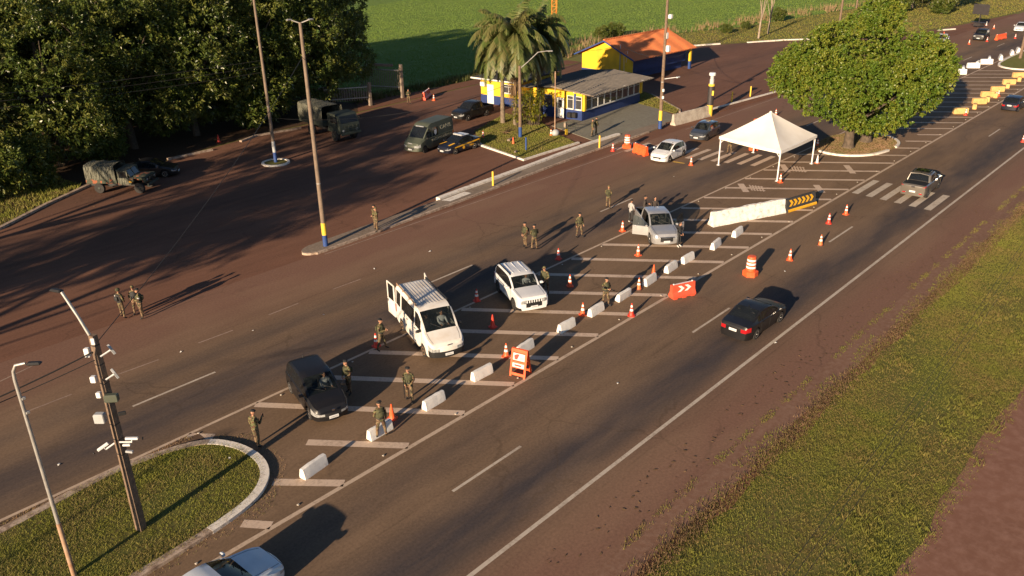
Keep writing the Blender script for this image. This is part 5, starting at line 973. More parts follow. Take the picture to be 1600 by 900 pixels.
for a in ((588, 541, 'red', 'striped cone beside the soldier left of the white van'), (613, 654, 'plain', 'plain orange cone without bands behind a white block'), (745, 470, 'red', 'striped cone between the white van and the white SUV'), (770, 511, 'plainred', 'plain red cone without bands right of the white van'),
    (791, 557, 'striped', 'striped cone left of the orange A frame sign'), (910.5, 492, 'striped', 'striped cone touching the block left of the rifle soldier'), (986.5, 493, 'red', 'striped red cone on the median line below the orange chevron barrier'), (890.5, 447, 'striped', 'striped cone on the hatching right of the white SUV'),
    (872.5, 405, 'red', 'striped cone on the line behind the white SUV'), (972.5, 361, 'striped', 'striped cone left of the silver pickup front'), (997, 399, 'striped', 'striped cone in front of the silver pickup'), (998, 452, 'worn', 'worn orange cone with a dark base beside the tilted block'), (1021, 431, 'plain', 'plain orange cone behind the third block from the right'),
    (1294.5, 349, 'red', 'striped cone in the near lane, left of the pair before the zebra crossing'), (1321.5, 335, 'striped', 'striped cone in the near lane closest to the zebra crossing'), (1281.7, 383, 'worn', 'worn dark based cone beside a lane dash on the highway'), (1233.7, 406, 'striped', 'striped cone in the near lane right of the drum'),
    (1079.6, 258, 'striped', 'striped cone by the yellow stroke right of the white hatchback'), (1219, 285, 'striped', 'striped cone at the front leg of the tent'), (1276.5, 255, 'faded', 'faded pale cone behind the right leg of the tent'), (1277, 229, 'worn', 'dark worn cone in shadow at the left tip of the tree island'), (1212, 181, 'striped', 'striped cone behind the peak of the tent'),
    (992.5, 238, 'striped', 'tall striped cone between the drum and the orange water barrier'), (957.5, 236, 'red', 'small striped cone at the white kerb end left of the drum'), (1508.5, 180, 'red', 'striped cone at the first yellow block'), (1556, 153, 'red', 'left cone of the pair at the yellow blocks'), (1559.5, 150, 'striped', 'right cone of the pair at the yellow blocks'),
    (1483.6, 77, 'red', 'striped cone right of the half hidden white pickup'), (1514, 69, 'striped', 'striped cone in front of the black SUV at the top right'), (1542, 65, 'red', 'striped cone beside the rear of the black SUV'), (1586, 60, 'red', 'striped cone below the white car at the top right corner'), (1552.6, 45, 'striped', 'striped cone behind the black SUV near the verge'), (1541, 40, 'faded', 'faded cone under the dark sign at the verge'),
    (678, 157, 'striped', 'orange cone on the red lane near the gate'), (802, 226, 'plain', 'plain orange cone on the guard lawn'), (755, 216, 'red', 'striped cone right behind the police sedan'), (861, 213, 'worn', 'worn cone on the lawn at the thin steel pole'), (1598, 222, 'red', 'striped cone on the edge line at the right border'), (342, 222, 'plainred', 'small red cone lying in the leaf litter of the wood')): cone(*a)
c = cone(1480, 62, 'plain', 'orange cone standing in the bed of the white pickup'); c.location = (POS['wpick'][0][0]+1.3, POS['wpick'][0][1]+.2, 1.14)
c = cone(1537, 22, 'plain', 'orange cone standing on the verge behind the dark sign')
def drum(px, py, label, rz=0):
    p = at(px, py); t = thing('traffic_drum', label, 'drum', p, rz, 'orange drums'); mb = MB(); mb.lathe([(.46, 0), (.46, .30), (.36, .36)], 6); mb.build('base', 'orange_plastic', t)
    mb = MB(); mb.lathe([(.30, .36), (.285, .62), (.27, .90), (.255, 1.18), (.24, 1.24), (.1, 1.25)], 20); mb.build('drum_body', 'orange_plastic', t, 40)
    for z0 in (.52, .74, .96): r = lambda z: .30-.055*(z-.36); MB().lathe([(r(z0)+.005, z0), (r(z0+.12)+.005, z0+.12)], 20, None, False).build('reflective_band', 'reflective', t, 40)
drum(1172, 430, 'orange and white drum standing in the near highway lane'); drum(980, 231, 'orange drum on the roadway left of the white hatchback', .3); drum(1177, 234, 'orange drum beneath the tent canopy', .5); drum(1180, 205, 'orange drum hidden behind the tent, only its top showing', .2)
def block(px, py, rz, label, tilt=0):
    p = at(px, py); mb = MB(); g = random.Random(int(px)); n = 7; prof = [(-.17, 0), (-.165, .12), (-.10, .42), (-.085, .47), (0, .485), (.085, .47), (.10, .42), (.165, .12), (.17, 0)]; L = 1.22; vs = []
    for i in range(n):
        e = .03 if i in (0, n-1) else 0
        for y, z in prof: vs.append((-L/2+L*i/(n-1), y*(1-e)+g.uniform(-.008, .008), max(0, z*(1-e)+(g.uniform(-.012, .012) if z > 0 else 0))))
    m = len(prof); fs = [(i*m+j, i*m+j+1, (i+1)*m+j+1, (i+1)*m+j) for i in range(n-1) for j in range(m-1)]; fs += [tuple(range(m)), tuple((n-1)*m+j for j in range(m-1, -1, -1))]
    mb.add(vs, [f[::-1] for f in fs]); o = mb.build('concrete_block', 'block_white', None, 30, p, R(rz+g.uniform(-5, 5))); o.rotation_euler.x = tilt; o.location.z = .06*abs(tilt) if tilt else 0; tag(o, label, 'barrier block', 'white concrete blocks along the median'); return o
for a in ((491, 736, 5, 'white block nearest the camera, right of the grass island'), (594, 678, 5, 'white block at the feet of the soldier seen from behind'), (678, 632, 4, 'white block third from the island, above a hatch line end'), (753, 588, 4, 'white block left of the orange A frame sign'), (820, 548, 4, 'white block directly behind the orange A frame sign'),
    (885, 514, 4, 'white block between the A frame sign and the rifle soldier'), (931, 489, 3, 'white block at the feet of the rifle soldier'), (973, 466, 6, 'tilted white block beside the worn orange cone', .22), (1015, 442, 4, 'white block with the plain orange cone right behind it'), (1048, 422, 4, 'white block fourth from the long white wall, above the chevron barrier'),
    (1074, 408, 4, 'white block third from the long white wall'), (1118, 386, 4, 'white block just below the left end of the long wall'), (1152, 367, 4, 'white block under the long white wall, last of the row')): block(*a)
for i, (px, py, rz) in enumerate(((1476, 133, -50), (1481, 128, 12), (1499, 116, -50), (1504, 112, 12), (1520, 106, -50), (1527, 103, 12), (1540.5, 100, -50), (1545, 96, 12), (1563, 93, 20), (1580.5, 85.5, 20), (1590, 81.5, 20))):
    b = block(px, py, rz, 'white block of the zigzag row on the far median, number from the big tree'); b.scale = (1.35, 1.5, 1.45); b['group'] = 'white blocks of the far zigzag row'; b['label'] = ['white block beside the tree crown, first of the far zigzag row', 'slanted block touching the first of the far zigzag row', 'flat white block, second pair of the far zigzag row', 'slanted white block, second pair of the far zigzag row', 'flat white block, third pair of the far zigzag row', 'slanted white block, third pair of the far zigzag row', 'flat white block, last pair before the far grass island', 'slanted white block, last pair before the far grass island', 'white block at the tip of the far grass island', 'white block on the far grass left of the wooden post', 'white block on the far grass closest to the wooden post'][i]
for i, (px, py, rz) in enumerate(((1500, 178, -48), (1529.5, 162.5, -48), (1542.5, 151.5, -48), (1558, 143.5, -48), (1576, 132, -48), (1591, 121, -48))):
    p = at(px, py); mb = MB(); mb.bbox((0, 0, .33), (1.55, .42, .66), .06); b = mb.build('yellow_block', 'block_yellow', None, None, p, R(rz)); tag(b, ['first yellow block, nearest the camera in its row', 'second yellow block of the row, right of the first', 'third yellow block of the row', 'yellow block beside the pair of cones', 'fifth yellow block of the row', 'last yellow block at the right edge'][i], 'barrier block', 'yellow blocks on the far median')
    p = at(*[(0, 0), (1522.4, 170), (1542.8, 158.5), (1555, 152.5), (1574, 137.5), (1592, 127)][i]) if i else None; mb = MB(); mb.bbox((0, 0, .28), (.95, .42, .56), .05); 
    if i: b = mb.build('yellow_block', 'block_yellow', None, None, p, R(12)); tag(b, ['', 'short orange block in front of the second yellow block', 'short orange block in front of the third yellow block', 'short orange block at the pair of cones', 'short orange block in front of the fifth yellow block', 'short orange block at the right edge'][i], 'barrier block', 'yellow blocks on the far median')
def jersey(a, b, h, m, name, label, wd=.34, wear=.03, n=24, gap=True):
    a, b = Vector(a), Vector(b); L = (b-a).length; ang = math.atan2(b.y-a.y, b.x-a.x); g = random.Random(int(L*99)); prof = [(-wd, 0), (-wd, .10), (-wd*.55, .38), (-wd*.36, h-.05), (-wd*.28, h), (wd*.28, h), (wd*.36, h-.05), (wd*.55, .38), (wd, .10), (wd, 0)]; vs = []; m_ = len(prof)
    for i in range(n+1):
        for y, z in prof: vs.append((L*i/n, y+g.uniform(-wear, wear)*.5, max(0, z+(g.uniform(-wear, wear) if z > .05 else 0))))
    fs = [(i*m_+j, (i+1)*m_+j, (i+1)*m_+j+1, i*m_+j+1) for i in range(n) for j in range(m_-1)]+[tuple(range(m_-1, -1, -1))[::-1], tuple(n*m_+j for j in range(m_))[::-1]]
    mb = MB(); mb.add(vs, [f[::-1] for f in fs]); o = mb.build(name, m, None, 30, (a.x, a.y, 0), ang); return tag(o, label, 'barrier'), L
jersey(at(1110, 353), at(1223, 331), 1.02, 'jersey_white', 'concrete_barrier', 'long whitewashed concrete barrier wall with peeling paint on the hatching'); jersey(at(1051, 196), at(1107, 181), 1.15, 'jersey_raw', 'concrete_barrier', 'weathered concrete barrier between the tall pole and the yellow camera post')
o, L = jersey(at(1225.5, 330.5), at(1270, 317), .92, 'jersey_black', 'chevron_barrier', 'black concrete barrier with yellow chevrons at the end of the white wall', .34, .012)
mb = MB(); yf = lambda z: -(.34*lerp(.55, .36, (z-.38)/.49)+.016)
for i in range(6):
    x0 = .22+i*(L-.5)/6; w_ = .26
    for (xa, za), (xb, zb) in (((x0, .36), (x0+.22, .60)), ((x0+.22, .60), (x0, .84))): mb.add([(xa, yf(za), za), (xa+w_, yf(za), za), (xb+w_, yf(zb), zb), (xb, yf(zb), zb)], [(0, 1, 2, 3)])
mb.build('chevron', 'police_yellow', o); mb = MB(); mb.add([(0, -.352, .005), (L, -.352, .005), (L, -.352, .105), (0, -.352, .105), (L, -.225, .355), (0, -.225, .355)], [(0, 1, 2, 3)]); mb.add([(.0, -.352, .108), (L, -.352, .108), (L, -.31, .20), (0, -.31, .20)], [(0, 1, 2, 3)]); mb.build('yellow_foot', 'police_yellow', o)
def water_barrier(a, b, label, chev=False, h=.85):
    a, b = Vector(a), Vector(b); L = (b-a).length; ang = math.atan2(b.y-a.y, b.x-a.x); t = thing('water_barrier', label, 'barrier', (a.x, a.y, 0), ang); mb = MB(); mb.prism([(-.26, .08), (-.26, .18), (-.13, .42), (-.11, h-.03), (-.08, h), (.08, h), (.11, h-.03), (.13, .42), (.26, .18), (.26, .08)], 0, L, Matrix(((0, 0, 1, 0), (1, 0, 0, 0), (0, 1, 0, 0), (0, 0, 0, 1))))
    for x in (.18, L/2, L-.18): mb.bbox((x, 0, .05), (.26, .5, .10), .02)
    mb.build('barrier_shell', 'water_barrier' if chev else 'orange_plastic', t)
    for x in (.14, L-.14): MB().lathe([(.05, h), (.05, h+.05)], 10, Matrix.Translation((x, 0, 0))).build('filler_cap', 'plastic_white', t)
    if chev:
        mb = MB(); y = -.137
        for x0 in (.34, .80):
            for (xa, za), (xb, zb) in (((x0, .40), (x0+.24, .585)), ((x0+.24, .585), (x0, .77))): mb.add([(xa, y-.016+.03*(za-.4), za), (xa+.22, y-.016+.03*(za-.4), za), (xb+.22, y-.016+.03*(zb-.4), zb), (xb, y-.016+.03*(zb-.4), zb)], [(0, 1, 2, 3)])
        mb.build('chevron', 'reflective', t); mb = MB(); mb.box((L/2, 0, h+.003), (L*.72, .10, .005)); mb.build('top_strip', 'reflective', t)
    else:
        mb = MB()
        for k in range(3): mb.bbox((L*(k+.5)/3, -.135, .52), (.12, .05, .34), .02)
        mb.build('rib', 'orange_plastic', t)
water_barrier(at(1048, 467), at(1083, 459), 'red plastic barrier with white chevrons at the edge of the median line', True); water_barrier(at(991, 238), at(1010.5, 244.5), 'orange water barrier on the roadway in front of the white hatchback', False, .9); water_barrier(at(1556, 63), at(1570.5, 60), 'orange water barrier on the far road between the cones', False, .9); water_barrier(at(662, 157), at(671, 150), 'red and white striped barrier in the shade beside the gate', True, .95)
# A-frame sign
a, b = at(804, 582), at(823, 587); ang = math.atan2(b.y-a.y, b.x-a.x); t = thing('folding_sign', 'orange folding A frame sign with cut outs facing the highway', 'sign', (a+b)/2, ang)
for sg, nm in ((-1, 'front_panel'), (1, 'rear_panel')):
    pn = bpy.data.objects.new(nm, None); mb = MB(); w_, hh = .84, 1.36
    for x in (-w_/2+.05, w_/2-.05): mb.box((x, 0, hh/2), (.10, .04, hh))
    for z, dz in ((.14, .12), (.60, .46-.14), (.98, .40), (1.28, .16)): mb.box((0, .002, z), (w_-.2, .036, dz))
    mb.v = [(x, y+sg*(.34-.30*z/hh), z) for x, y, z in mb.v]; o = mb.build(nm, 'orange_plastic', t)
    if sg < 0:
        for z, dz in ((.99, .34), (.58, .2)):
            mb = MB(); mb.box((0, -.022, z), (w_-.22, .006, dz)); mb.v = [(x, y-(.34-.30*zz/hh), zz) for x, y, zz in mb.v]; mb.build('white_plate', 'sign_white', o)
        mb = MB(); mb.add([(-.22, -.030, .86), (-.08, -.030, .86), (.02, -.030, 1.12), (-.10, -.030, 1.12), (-.25, -.030, 1.05)], [(0, 1, 2, 3, 4)]); mb.v = [(x, y-(.34-.30*zz/hh), zz) for x, y, zz in mb.v]; mb.build('red_mark', 'red_plastic', o); mb = MB(); mb.box((-.02, -.030, .58), (.36, .004, .07)); mb.v = [(x, y-(.34-.30*zz/hh), zz) for x, y, zz in mb.v]; mb.build('red_bar', 'red_plastic', o)
        mb = MB(); mb.box((.16, -.030, .95), (.18, .004, .10)); mb.v = [(x, y-(.34-.30*zz/hh), zz) for x, y, zz in mb.v]; mb.build('grey_mark', 'plastic_grey', o)
    bpy.data.objects.remove(pn)
# road studs and scraps of paper
P = [(u, 22.82) for u in np.arange(8.6, 118, 4.1)]+[(u, 30.05) for u in np.arange(12.6, 74, 4.1)]
sm_ = MB().bbox((0, 0, .03), (.09, .09, .04), .015).mesh('road_stud', 'stud_pale')
for u, v_ in P: o = link('road_stud', sm_, None, (u, v_, 0), .3); tag(o, 'small pale road stud beside a median edge line', 'road stud', 'road studs along the median edge lines')
for px, py, s_, lb in ((283, 550, .14, 'white scrap on the left roadway beside a lane dash'), (505, 492, .12, 'white scrap on the road left of the white van'), (585, 420, .16, 'white scrap on the faint line behind the van'), (672, 393, .2, 'pale scrap at the far lane above the van'), (965, 599, .16, 'white scrap in the near lane of the highway'), (1212, 536, .16, 'white scrap on the edge line behind the black sedan'), (1226, 424, .14, 'white scrap right of the highway drum'), (92, 666+60, .18, 'pale scrap on the left roadway by the lamp post'), (395, 517, .1, 'tiny white scrap on the left roadway'), (359, 716, .14, 'white scrap on the island grass'), (1053, 276, .16, 'pale scrap on the roadway right of the white hatchback')):
    mb = MB(); s_ *= .6; mb.add([(-s_, -s_*.4, .012), (s_*.2, -s_*.5, .03), (s_, .1*s_, .015), (s_*.3, s_*.5, .05), (-s_*.7, s_*.4, .012)], [(0, 1, 2, 3, 4)]); o = mb.build('paper_scrap', 'litter_white', None, None, at(px, py, .11 if lb.endswith('grass') else 0), px); tag(o, lb, 'litter', 'scraps of litter')
# ================================================================== BUILDINGS
def window(par, c, w_, h_, axis, sg, panes=1, fr='window_white', gl='glass_house'):
    """framed window standing proud of a wall; axis: wall normal, sg: its sign"""
    mb = MB(); d = .05
    def bx(a, z, da, dz, dep=d, off=0): mb.box((c[0]+(sg*(dep/2+off) if axis == 'x' else a), c[1]+(a if axis == 'x' else sg*(dep/2+off)), c[2]+z), (dep if axis == 'x' else da, da if axis == 'x' else dep, dz))
    bx(0, h_/2-.03, w_, .06); bx(0, -h_/2+.03, w_, .06)
    for i in range(panes+1): bx(-w_/2+.03+(w_-.06)*i/panes, 0, .06, h_-.12)
    bx(0, h_*.22, w_-.13, .04, .04, .004); f = mb.build('window', fr, par); mb = MB(); bx(0, 0, w_-.12, h_-.12, .02, .004); mb.build('pane', gl, f)
    mb = MB(); bx(0, -h_/2-.03, w_+.12, .05, .12); mb.build('sill', fr, f)
def door(par, c, w_, h_, axis, sg, glassy=False):
    mb = MB(); f = lambda a, z, da, dz, dep, off: mb.box((c[0]+(sg*(dep/2+off) if axis == 'x' else a), c[1]+(a if axis == 'x' else sg*(dep/2+off)), c[2]+z), (dep if axis == 'x' else da, da if axis == 'x' else dep, dz))
    f(0, h_/2, w_, h_, .06, 0); o = mb.build('door', 'door_white', par); mb = MB(); f(w_*.38, h_*.48, .05, .14, .05, .06); mb.build('handle', 'chrome', o)
    if glassy: mb = MB(); f(0, h_*.70, w_*.55, h_*.36, .012, .06); mb.build('pane', 'glass_house', o)
def roofslab(par, pts, th, m, ribs=0, rib_axis='y', name='roof'):
    """sloping sheet from four corners (x,y,z), with corrugation ridges"""
    mb = MB(); n = max(2, ribs*2); A, B, C_, D_ = (Vector(p) for p in pts); vs = []
    for i in range(n+1):
        f = i/n; z = (.05 if i % 2 else 0) if ribs else 0
        for p in (A.lerp(B, f), D_.lerp(C_, f)): vs += [(p.x, p.y, p.z+z), (p.x, p.y, p.z-th+z)]
    fs = []
    for i in range(n): a = i*4; b = a+4; fs += [(a, b, b+2, a+2), (a+1, a+3, b+3, b+1), (a, a+1, b+1, b), (a+2, b+2, b+3, a+3)]
    fs += [(0, 2, 3, 1), (n*4, n*4+1, n*4+3, n*4+2)]; mb.add(vs, [f[::-1] for f in fs]); return mb.build(name, m, par)
# guardhouse: blue below, yellow above; the front faces -X, the long glazed side faces -Y
B = thing('guardhouse', 'yellow and blue guardhouse with a grey sheet roof and a long row of windows', 'guardhouse', (69.3, 53.3, 0), R(4.5))
def part(nm, c, d, m): return MB().box(c, d).build(nm, m, B)
part('lower_wall', (6, 3.4, .55), (12.0, 6.6, 1.10), 'blue_wall'); part('upper_wall', (6, 3.4, 2.0), (11.96, 6.56, 1.80), 'yellow_wall')
part('glazing_band', (6.0, .10, 1.86), (11.5, .02, 1.5), 'trim_black')
for i in range(9): window(B, (.95+1.27*i, .09, 1.82), 1.2, 1.42, 'y', -1, 1)
part('corner_column', (.05, .02, 1.95), (.34, .34, 1.70), 'yellow_wall'); part('corner_column', (11.9, .02, 1.95), (.34, .34, 1.70), 'yellow_wall')
part('blue_post', (-.02, 1.12, 1.95), (.16, .22, 1.68), 'blue_band')
window(B, (0, .66, 1.85), .8, 1.4, 'x', -1); window(B, (0, 1.72, 1.85), .8, 1.4, 'x', -1); door(B, (0, 3.0, .05), .95, 2.15, 'x', -1, True); window(B, (0, 4.6, 1.75), 1.0, 1.2, 'x', -1, 1, 'blue_band')
roofslab(B, [(-.5, -1.5, 2.92), (12.3, -1.5, 2.92), (12.3, 3.9, 3.38), (-.5, 3.9, 3.38)], .10, 'tile_grey', 22); roofslab(B, [(12.3, 8.2, 2.95), (-.5, 8.2, 2.95), (-.5, 3.95, 3.35), (12.3, 3.95, 3.35)], .10, 'tile_painted_shade', 22)  # rear slope carries the palms' shade in its colour
part('fascia', (-.44, 1.0, 3.02), (.08, .1, .1), 'window_white')
mb = MB(); mb.tube([(-.53, -1.5, 2.90), (-.53, 3.9, 3.35)], .07, 6); mb.build('gutter', 'old_concrete', B)
for x in (2, 6, 10): part('beam', (x, -.7, 2.90), (.1, 1.4, .12), 'window_white')
for y, z in ((1.0, .95), (1.62, .90)): MB().bbox((-.30, y, z-.35), (.42, .5, .55), .06).build('air_unit', 'trim_black', B)
B2 = thing('yellow_annex', 'low yellow and blue building behind the palms with a white door', 'building', (70.0, 63.0, 0), R(4.5))
def part2(nm, c, d, m): return MB().box(c, d).build(nm, m, B2)
part2('lower_wall', (4, 2.9, .5), (8, 5.8, 1.0), 'blue_wall'); part2('upper_wall', (4, 2.9, 1.95), (7.96, 5.76, 1.9), 'yellow_wall'); door(B2, (0, 4.3, .05), .95, 2.2, 'x', -1); window(B2, (0, 1.6, 2.0), 1.6, 1.0, 'x', -1, 2)
roofslab(B2, [(-.9, -.4, 3.0), (8.4, -.4, 3.4), (8.4, 6.5, 3.4), (-.9, 6.5, 3.0)], .14, 'tile_painted_shade', 0); part2('fascia', (-.93, 3.05, 2.98), (.05, 6.9, .16), 'window_white'); MB().bbox((-.22, 5.2, 2.25), (.36, .75, .5), .05).build('air_unit', 'plastic_white', B2)
B3 = thing('lean_to', 'small shed between the yellow annex and the guardhouse with a white side door', 'shed', (72.2, 60.0, 0), R(4.5)); MB().box((2, 1.4, .55), (4, 2.8, 1.1)).build('lower_wall', 'blue_wall', B3); MB().box((2, 1.4, 1.75), (3.96, 2.76, 1.3)).build('upper_wall', 'yellow_wall', B3); door(B3, (0, .7, .05), .9, 2.1, 'x', -1); roofslab(B3, [(-1.6, -.15, 2.45), (4, -.15, 2.75), (4, 2.95, 2.75), (-1.6, 2.95, 2.45)], .10, 'tile_painted_shade', 0)
# tiled house behind
B4 = thing('tiled_house', 'yellow gabled house with an orange tile roof and blue side wall', 'house', (91.2, 62.4, 0), R(-1))
hw, hl, ez, rz_ = 8.4, 13.6, 3.0, 5.0
MB().box((hl/2, hw/2+.6, .5), (hl, hw-1.2, 1.0)).build('lower_wall', 'blue_wall', B4)
mb = MB(); mb.prism([(0.02, 1.0), (hw-.04, 1.0), (hw-.04, ez), (hw/2, rz_-.15), (.02, ez)], 0, .2, Matrix(((0, 0, 1, 0), (1, 0, 0, 0), (0, 1, 0, 0), (0, 0, 0, 1)))); mb.box((.10, hw/2, .5), (.196, hw-.03, .996)); mb.build('gable_wall', 'yellow_wall', B4)
mb = MB(); mb.box((hl/2, .7, (1.0+ez)/2), (hl-.4, .18, ez-1.0)); mb.box((hl/2, hw-.7, (1+ez)/2), (hl-.4, .18, ez-1.0)); mb.prism([(.6, 1.0), (hw-.6, 1.0), (hw-.6, ez), (hw/2, rz_-.15), (.6, ez)], hl-.2, hl, Matrix(((0, 0, 1, 0), (1, 0, 0, 0), (0, 1, 0, 0), (0, 0, 0, 1)))); mb.build('side_wall', 'blue_wall', B4)
roofslab(B4, [(-.7, -.75, ez-.12), (hl+.7, -.75, ez-.12), (hl+.7, hw/2, rz_), (-.7, hw/2, rz_)], .12, 'tile_orange', 48); roofslab(B4, [(hl+.7, hw+.75, ez-.12), (-.7, hw+.75, ez-.12), (-.7, hw/2+.01, rz_), (hl+.7, hw/2+.01, rz_)], .12, 'tile_orange', 48)
mb = MB(); mb.tube([(-.7, hw/2, rz_+.05), (hl+.7, hw/2, rz_+.05)], .13, 8); mb.build('ridge', 'tile_orange', B4); mb = MB(); mb.tube([(-.74, -.75, ez-.2), (-.74, hw/2, rz_-.08), (-.74, hw+.75, ez-.2)], .11, 4); mb.build('verge_board', 'blue_band', B4)
for x in (hl-.2,): MB().box((x, -.3, 1.95), (.3, .3, 1.8)).build('porch_column', 'yellow_wall', B4); MB().box((x, -.3, .52), (.31, .31, 1.04)).build('porch_column', 'blue_band', B4)
mb = MB(); mb.tube([(-.12, 1.9, 1.2), (-.12, 1.9, 4.6)], .06, 6); mb.build('service_pipe', 'plastic_grey', B4); mb = MB(); mb.tube([(-.10, 1.2, 1.0), (-.13, 1.3, 3.6), (-.13, .7, 3.9), (-.13, .9, 2.4)], .03, 5); mb.build('drop_cable', 'plastic_white', B4)
# small things around the guardhouse
p = at(884, 207); t = thing('handrail', 'green tube handrail in front of the guardhouse door', 'handrail', (p.x, p.y, .05), R(-35)); mb = MB(); mb.tube([(-1, 0, 0), (-1, 0, .95), (1, 0, .95), (1, 0, 0)], .035, 6); mb.tube([(-1, 0, .5), (1, 0, .5)], .03, 6); mb.build('rail', 'army_green_pale', t, 50)
p = at(884, 200); mb = MB(); mb.lathe([(.18, 0), (.22, .1), (.22, .55), (.2, .6)], 14); mb.build('bin', 'bark_pale', None, 40, (p.x, p.y, .05))['label'] = 'x'; tag(bpy.data.objects['bin'], 'tan bin beside the green handrail', 'bin'); p = at(885, 211); mb = MB(); mb.lathe([(.14, 0), (.16, .5), (.15, .55)], 12); tag(mb.build('bin', 'yellow_wall', None, 40, (p.x, p.y, .05)), 'yellow bin at the foot of the green handrail', 'bin')
p = at(868, 213); mb = MB(); mb.ell((0, 0, .3), (.42, .36, .36), 12, 8); tag(mb.build('round_stone', 'plastic_grey', None, 60, (p.x, p.y, .05)), 'round bluish painted stone at the foot of the thin steel pole', 'stone')
for px, py, m, lb in ((770.5, 292, 'yellow_band', 'yellow marker post on the white divider kerb'), (936.5, 233, 'yellow_band', 'cream marker post on the divider left of the drum'), (822, 236, 'blue_band', 'blue marker post on the guard lawn'), (1143, 161, 'yellow_band', 'pale marker post on the far kerb right of the camera post'), (1172, 152, 'yellow_band', 'last marker post of the far kerb near the big tree')):
    p = at(px, py); mb = MB(); mb.lathe([(.085, 0), (.085, 1.15), (.06, 1.2)], 10); tag(mb.build('marker_post', m, None, 40, (p.x, p.y, .1)), lb, 'post', 'short marker posts')
for px, py, s_, lb in ((797, 221, .5, 'flat stone on the guard lawn left of the cone'), (806, 240, .3, 'small stone on the front of the guard lawn')): p = at(px, py); mb = MB(); mb.bbox((0, 0, .1), (s_*1.6, s_*.7, .2), .06); tag(mb.build('stone', 'old_concrete', None, None, (p.x, p.y, .09), .3), lb, 'stone')
mb = MB(); [mb.tube([(math.cos(i)*.1, math.sin(i)*.1, .1), (math.cos(i)*1.6+.4, math.sin(i*1.3)*1.1, .12)], [.05, .01], 4) for i in range(9)]; o = mb.build('fallen_fronds', 'frond_dead', None, None, at(789, 208, .09)); o['kind'] = 'stuff'

# ================================================================== POLES, TENT, GATE
def post(mb, x0, x1, z0, z1, w0, w1): mb.add([(sx*w0/2, sy*w0/2, z0) for sx, sy in ((-1, -1), (1, -1), (1, 1), (-1, 1))]+[(x1+sx*w1/2, sy*w1/2, z1) for sx, sy in ((-1, -1), (1, -1), (1, 1), (-1, 1))], [(0, 3, 2, 1), (4, 5, 6, 7), (0, 1, 5, 4), (1, 2, 6, 5), (2, 3, 7, 6), (3, 0, 4, 7)])
def tall_pole(px, py, h, r, label, bands, top='flood', z=0, name='light_pole', m='concrete_pole'):
    p = at(px, py, z); t = thing(name, label, 'pole', p, 0, 'tall poles'); mb = MB(); r *= .72; mb.tube([(0, 0, 0), (0, 0, h)], [r, r*.6], 12); mb.build('shaft', m, t, 50); z0 = 0
    for hh, bm in bands: mb = MB(); mb.lathe([(r*1.02-.004*z0, z0), (r*1.02-.004*(z0+hh), z0+hh)], 14, None, False); mb.build('painted_band', bm, t, 50); z0 += hh
    if top == 'flood':
        for sx in (-1, 1):
            mb = MB(); mb.tube([(0, 0, h-.05), (sx*.35, -sx*.35, h+.12)], .035, 6); a = mb.build('lamp_arm', 'galvanised', t); mb = MB(); mb.bbox((sx*.45, -sx*.45, h+.15), (.34, .2, .1), .04, None, ); mb.build('lamp_head', 'galvanised', a)
    for k in range(3): mb = MB(); mb.lathe([(r*.95, 0), (r*.95, .08)], 12, Matrix.Translation((0, 0, h*(.3+.2*k))) @ Matrix.Scale(1-.14*k-.05, 4), False); mb.build('clamp', 'galvanised', t)
    return t
tall_pole(509, 384, 14.3, .23, 'tall concrete lamp pole with yellow and blue base bands on the divider tip', ((.78, 'blue_band'), (.85, 'yellow_band')), z=.12)
tall_pole(431, 253, 16.5, .22, 'tall concrete lamp pole standing in the round kerbed bed', ((.9, 'blue_band'), (1.0, 'plastic_grey')), z=.09)
pd = tall_pole(1031, 201, 15.5, .26, 'tall wooden pole with white boxes and yellow and blue base at the guardhouse walk', ((.85, 'blue_band'), (1.0, 'yellow_band')), z=.1, m='wood_pole')
for z, y in ((7.9, -.3), (10.9, -.35), (9.1, -.0)): MB().bbox((.15, y, z), (.36, .36, .62 if y > -.33 else .42), .06).build('equipment_box', 'plastic_white', pd)
for z in (3.2, 3.9): MB().bbox((-.15, -.25, z), (.16, .2, .3), .04).build('camera_housing', 'plastic_white', pd)
mb = MB(); mb.tube([(0, -.2, 5.0), (.9, -.9, 5.1)], .04, 6); mb.bbox((1.1, -1.05, 5.1), (.5, .22, .12), .04); mb.build('lamp_arm', 'plastic_white', pd)
p = at(431, 255); tag(struct('ring_kerb', MB().lathe([(1.25, -.02), (1.25, .13), (1.03, .13), (1.03, -.02)], 28, None, False), 'kerb_white'), 'whitewashed ring kerb around the base of the lamp pole', 'kerb').location = p
# camera pole on the near island: square tapering timber with equipment
p = at(221, 826, .1); C = thing('camera_pole', 'square wooden pole loaded with cameras, boxes and floodlights on the near grass island', 'pole', p, R(20)); h = 7.85; mb = MB(); post(mb, 0, 0, 0, h, .27, .19); mb.build('shaft', 'wood_pole', C)
mb = MB(); mb.box((-.125, 0, 2.6), (.012, .05, 4.6)); mb.build('groove', 'bark', C)
xr, yr = CR.normalized(), None
ang = math.atan2(CR.y, CR.x)-R(20); ux, uy = math.cos(ang), math.sin(ang)          # screen-right expressed in the pole's own frame, to lay the gear on the sides seen
def gear(nm, s_, f_, z, d, m, rz=0.0, tilt=0.0):
    mb = MB(); d = tuple(q*.7 for q in d); mb.bbox((0, 0, 0), d, min(d)*.15); o = mb.build(nm, m, C, None, (ux*s_+uy*f_, uy*s_-ux*f_, z), ang+rz); o.rotation_euler.y = tilt; return o
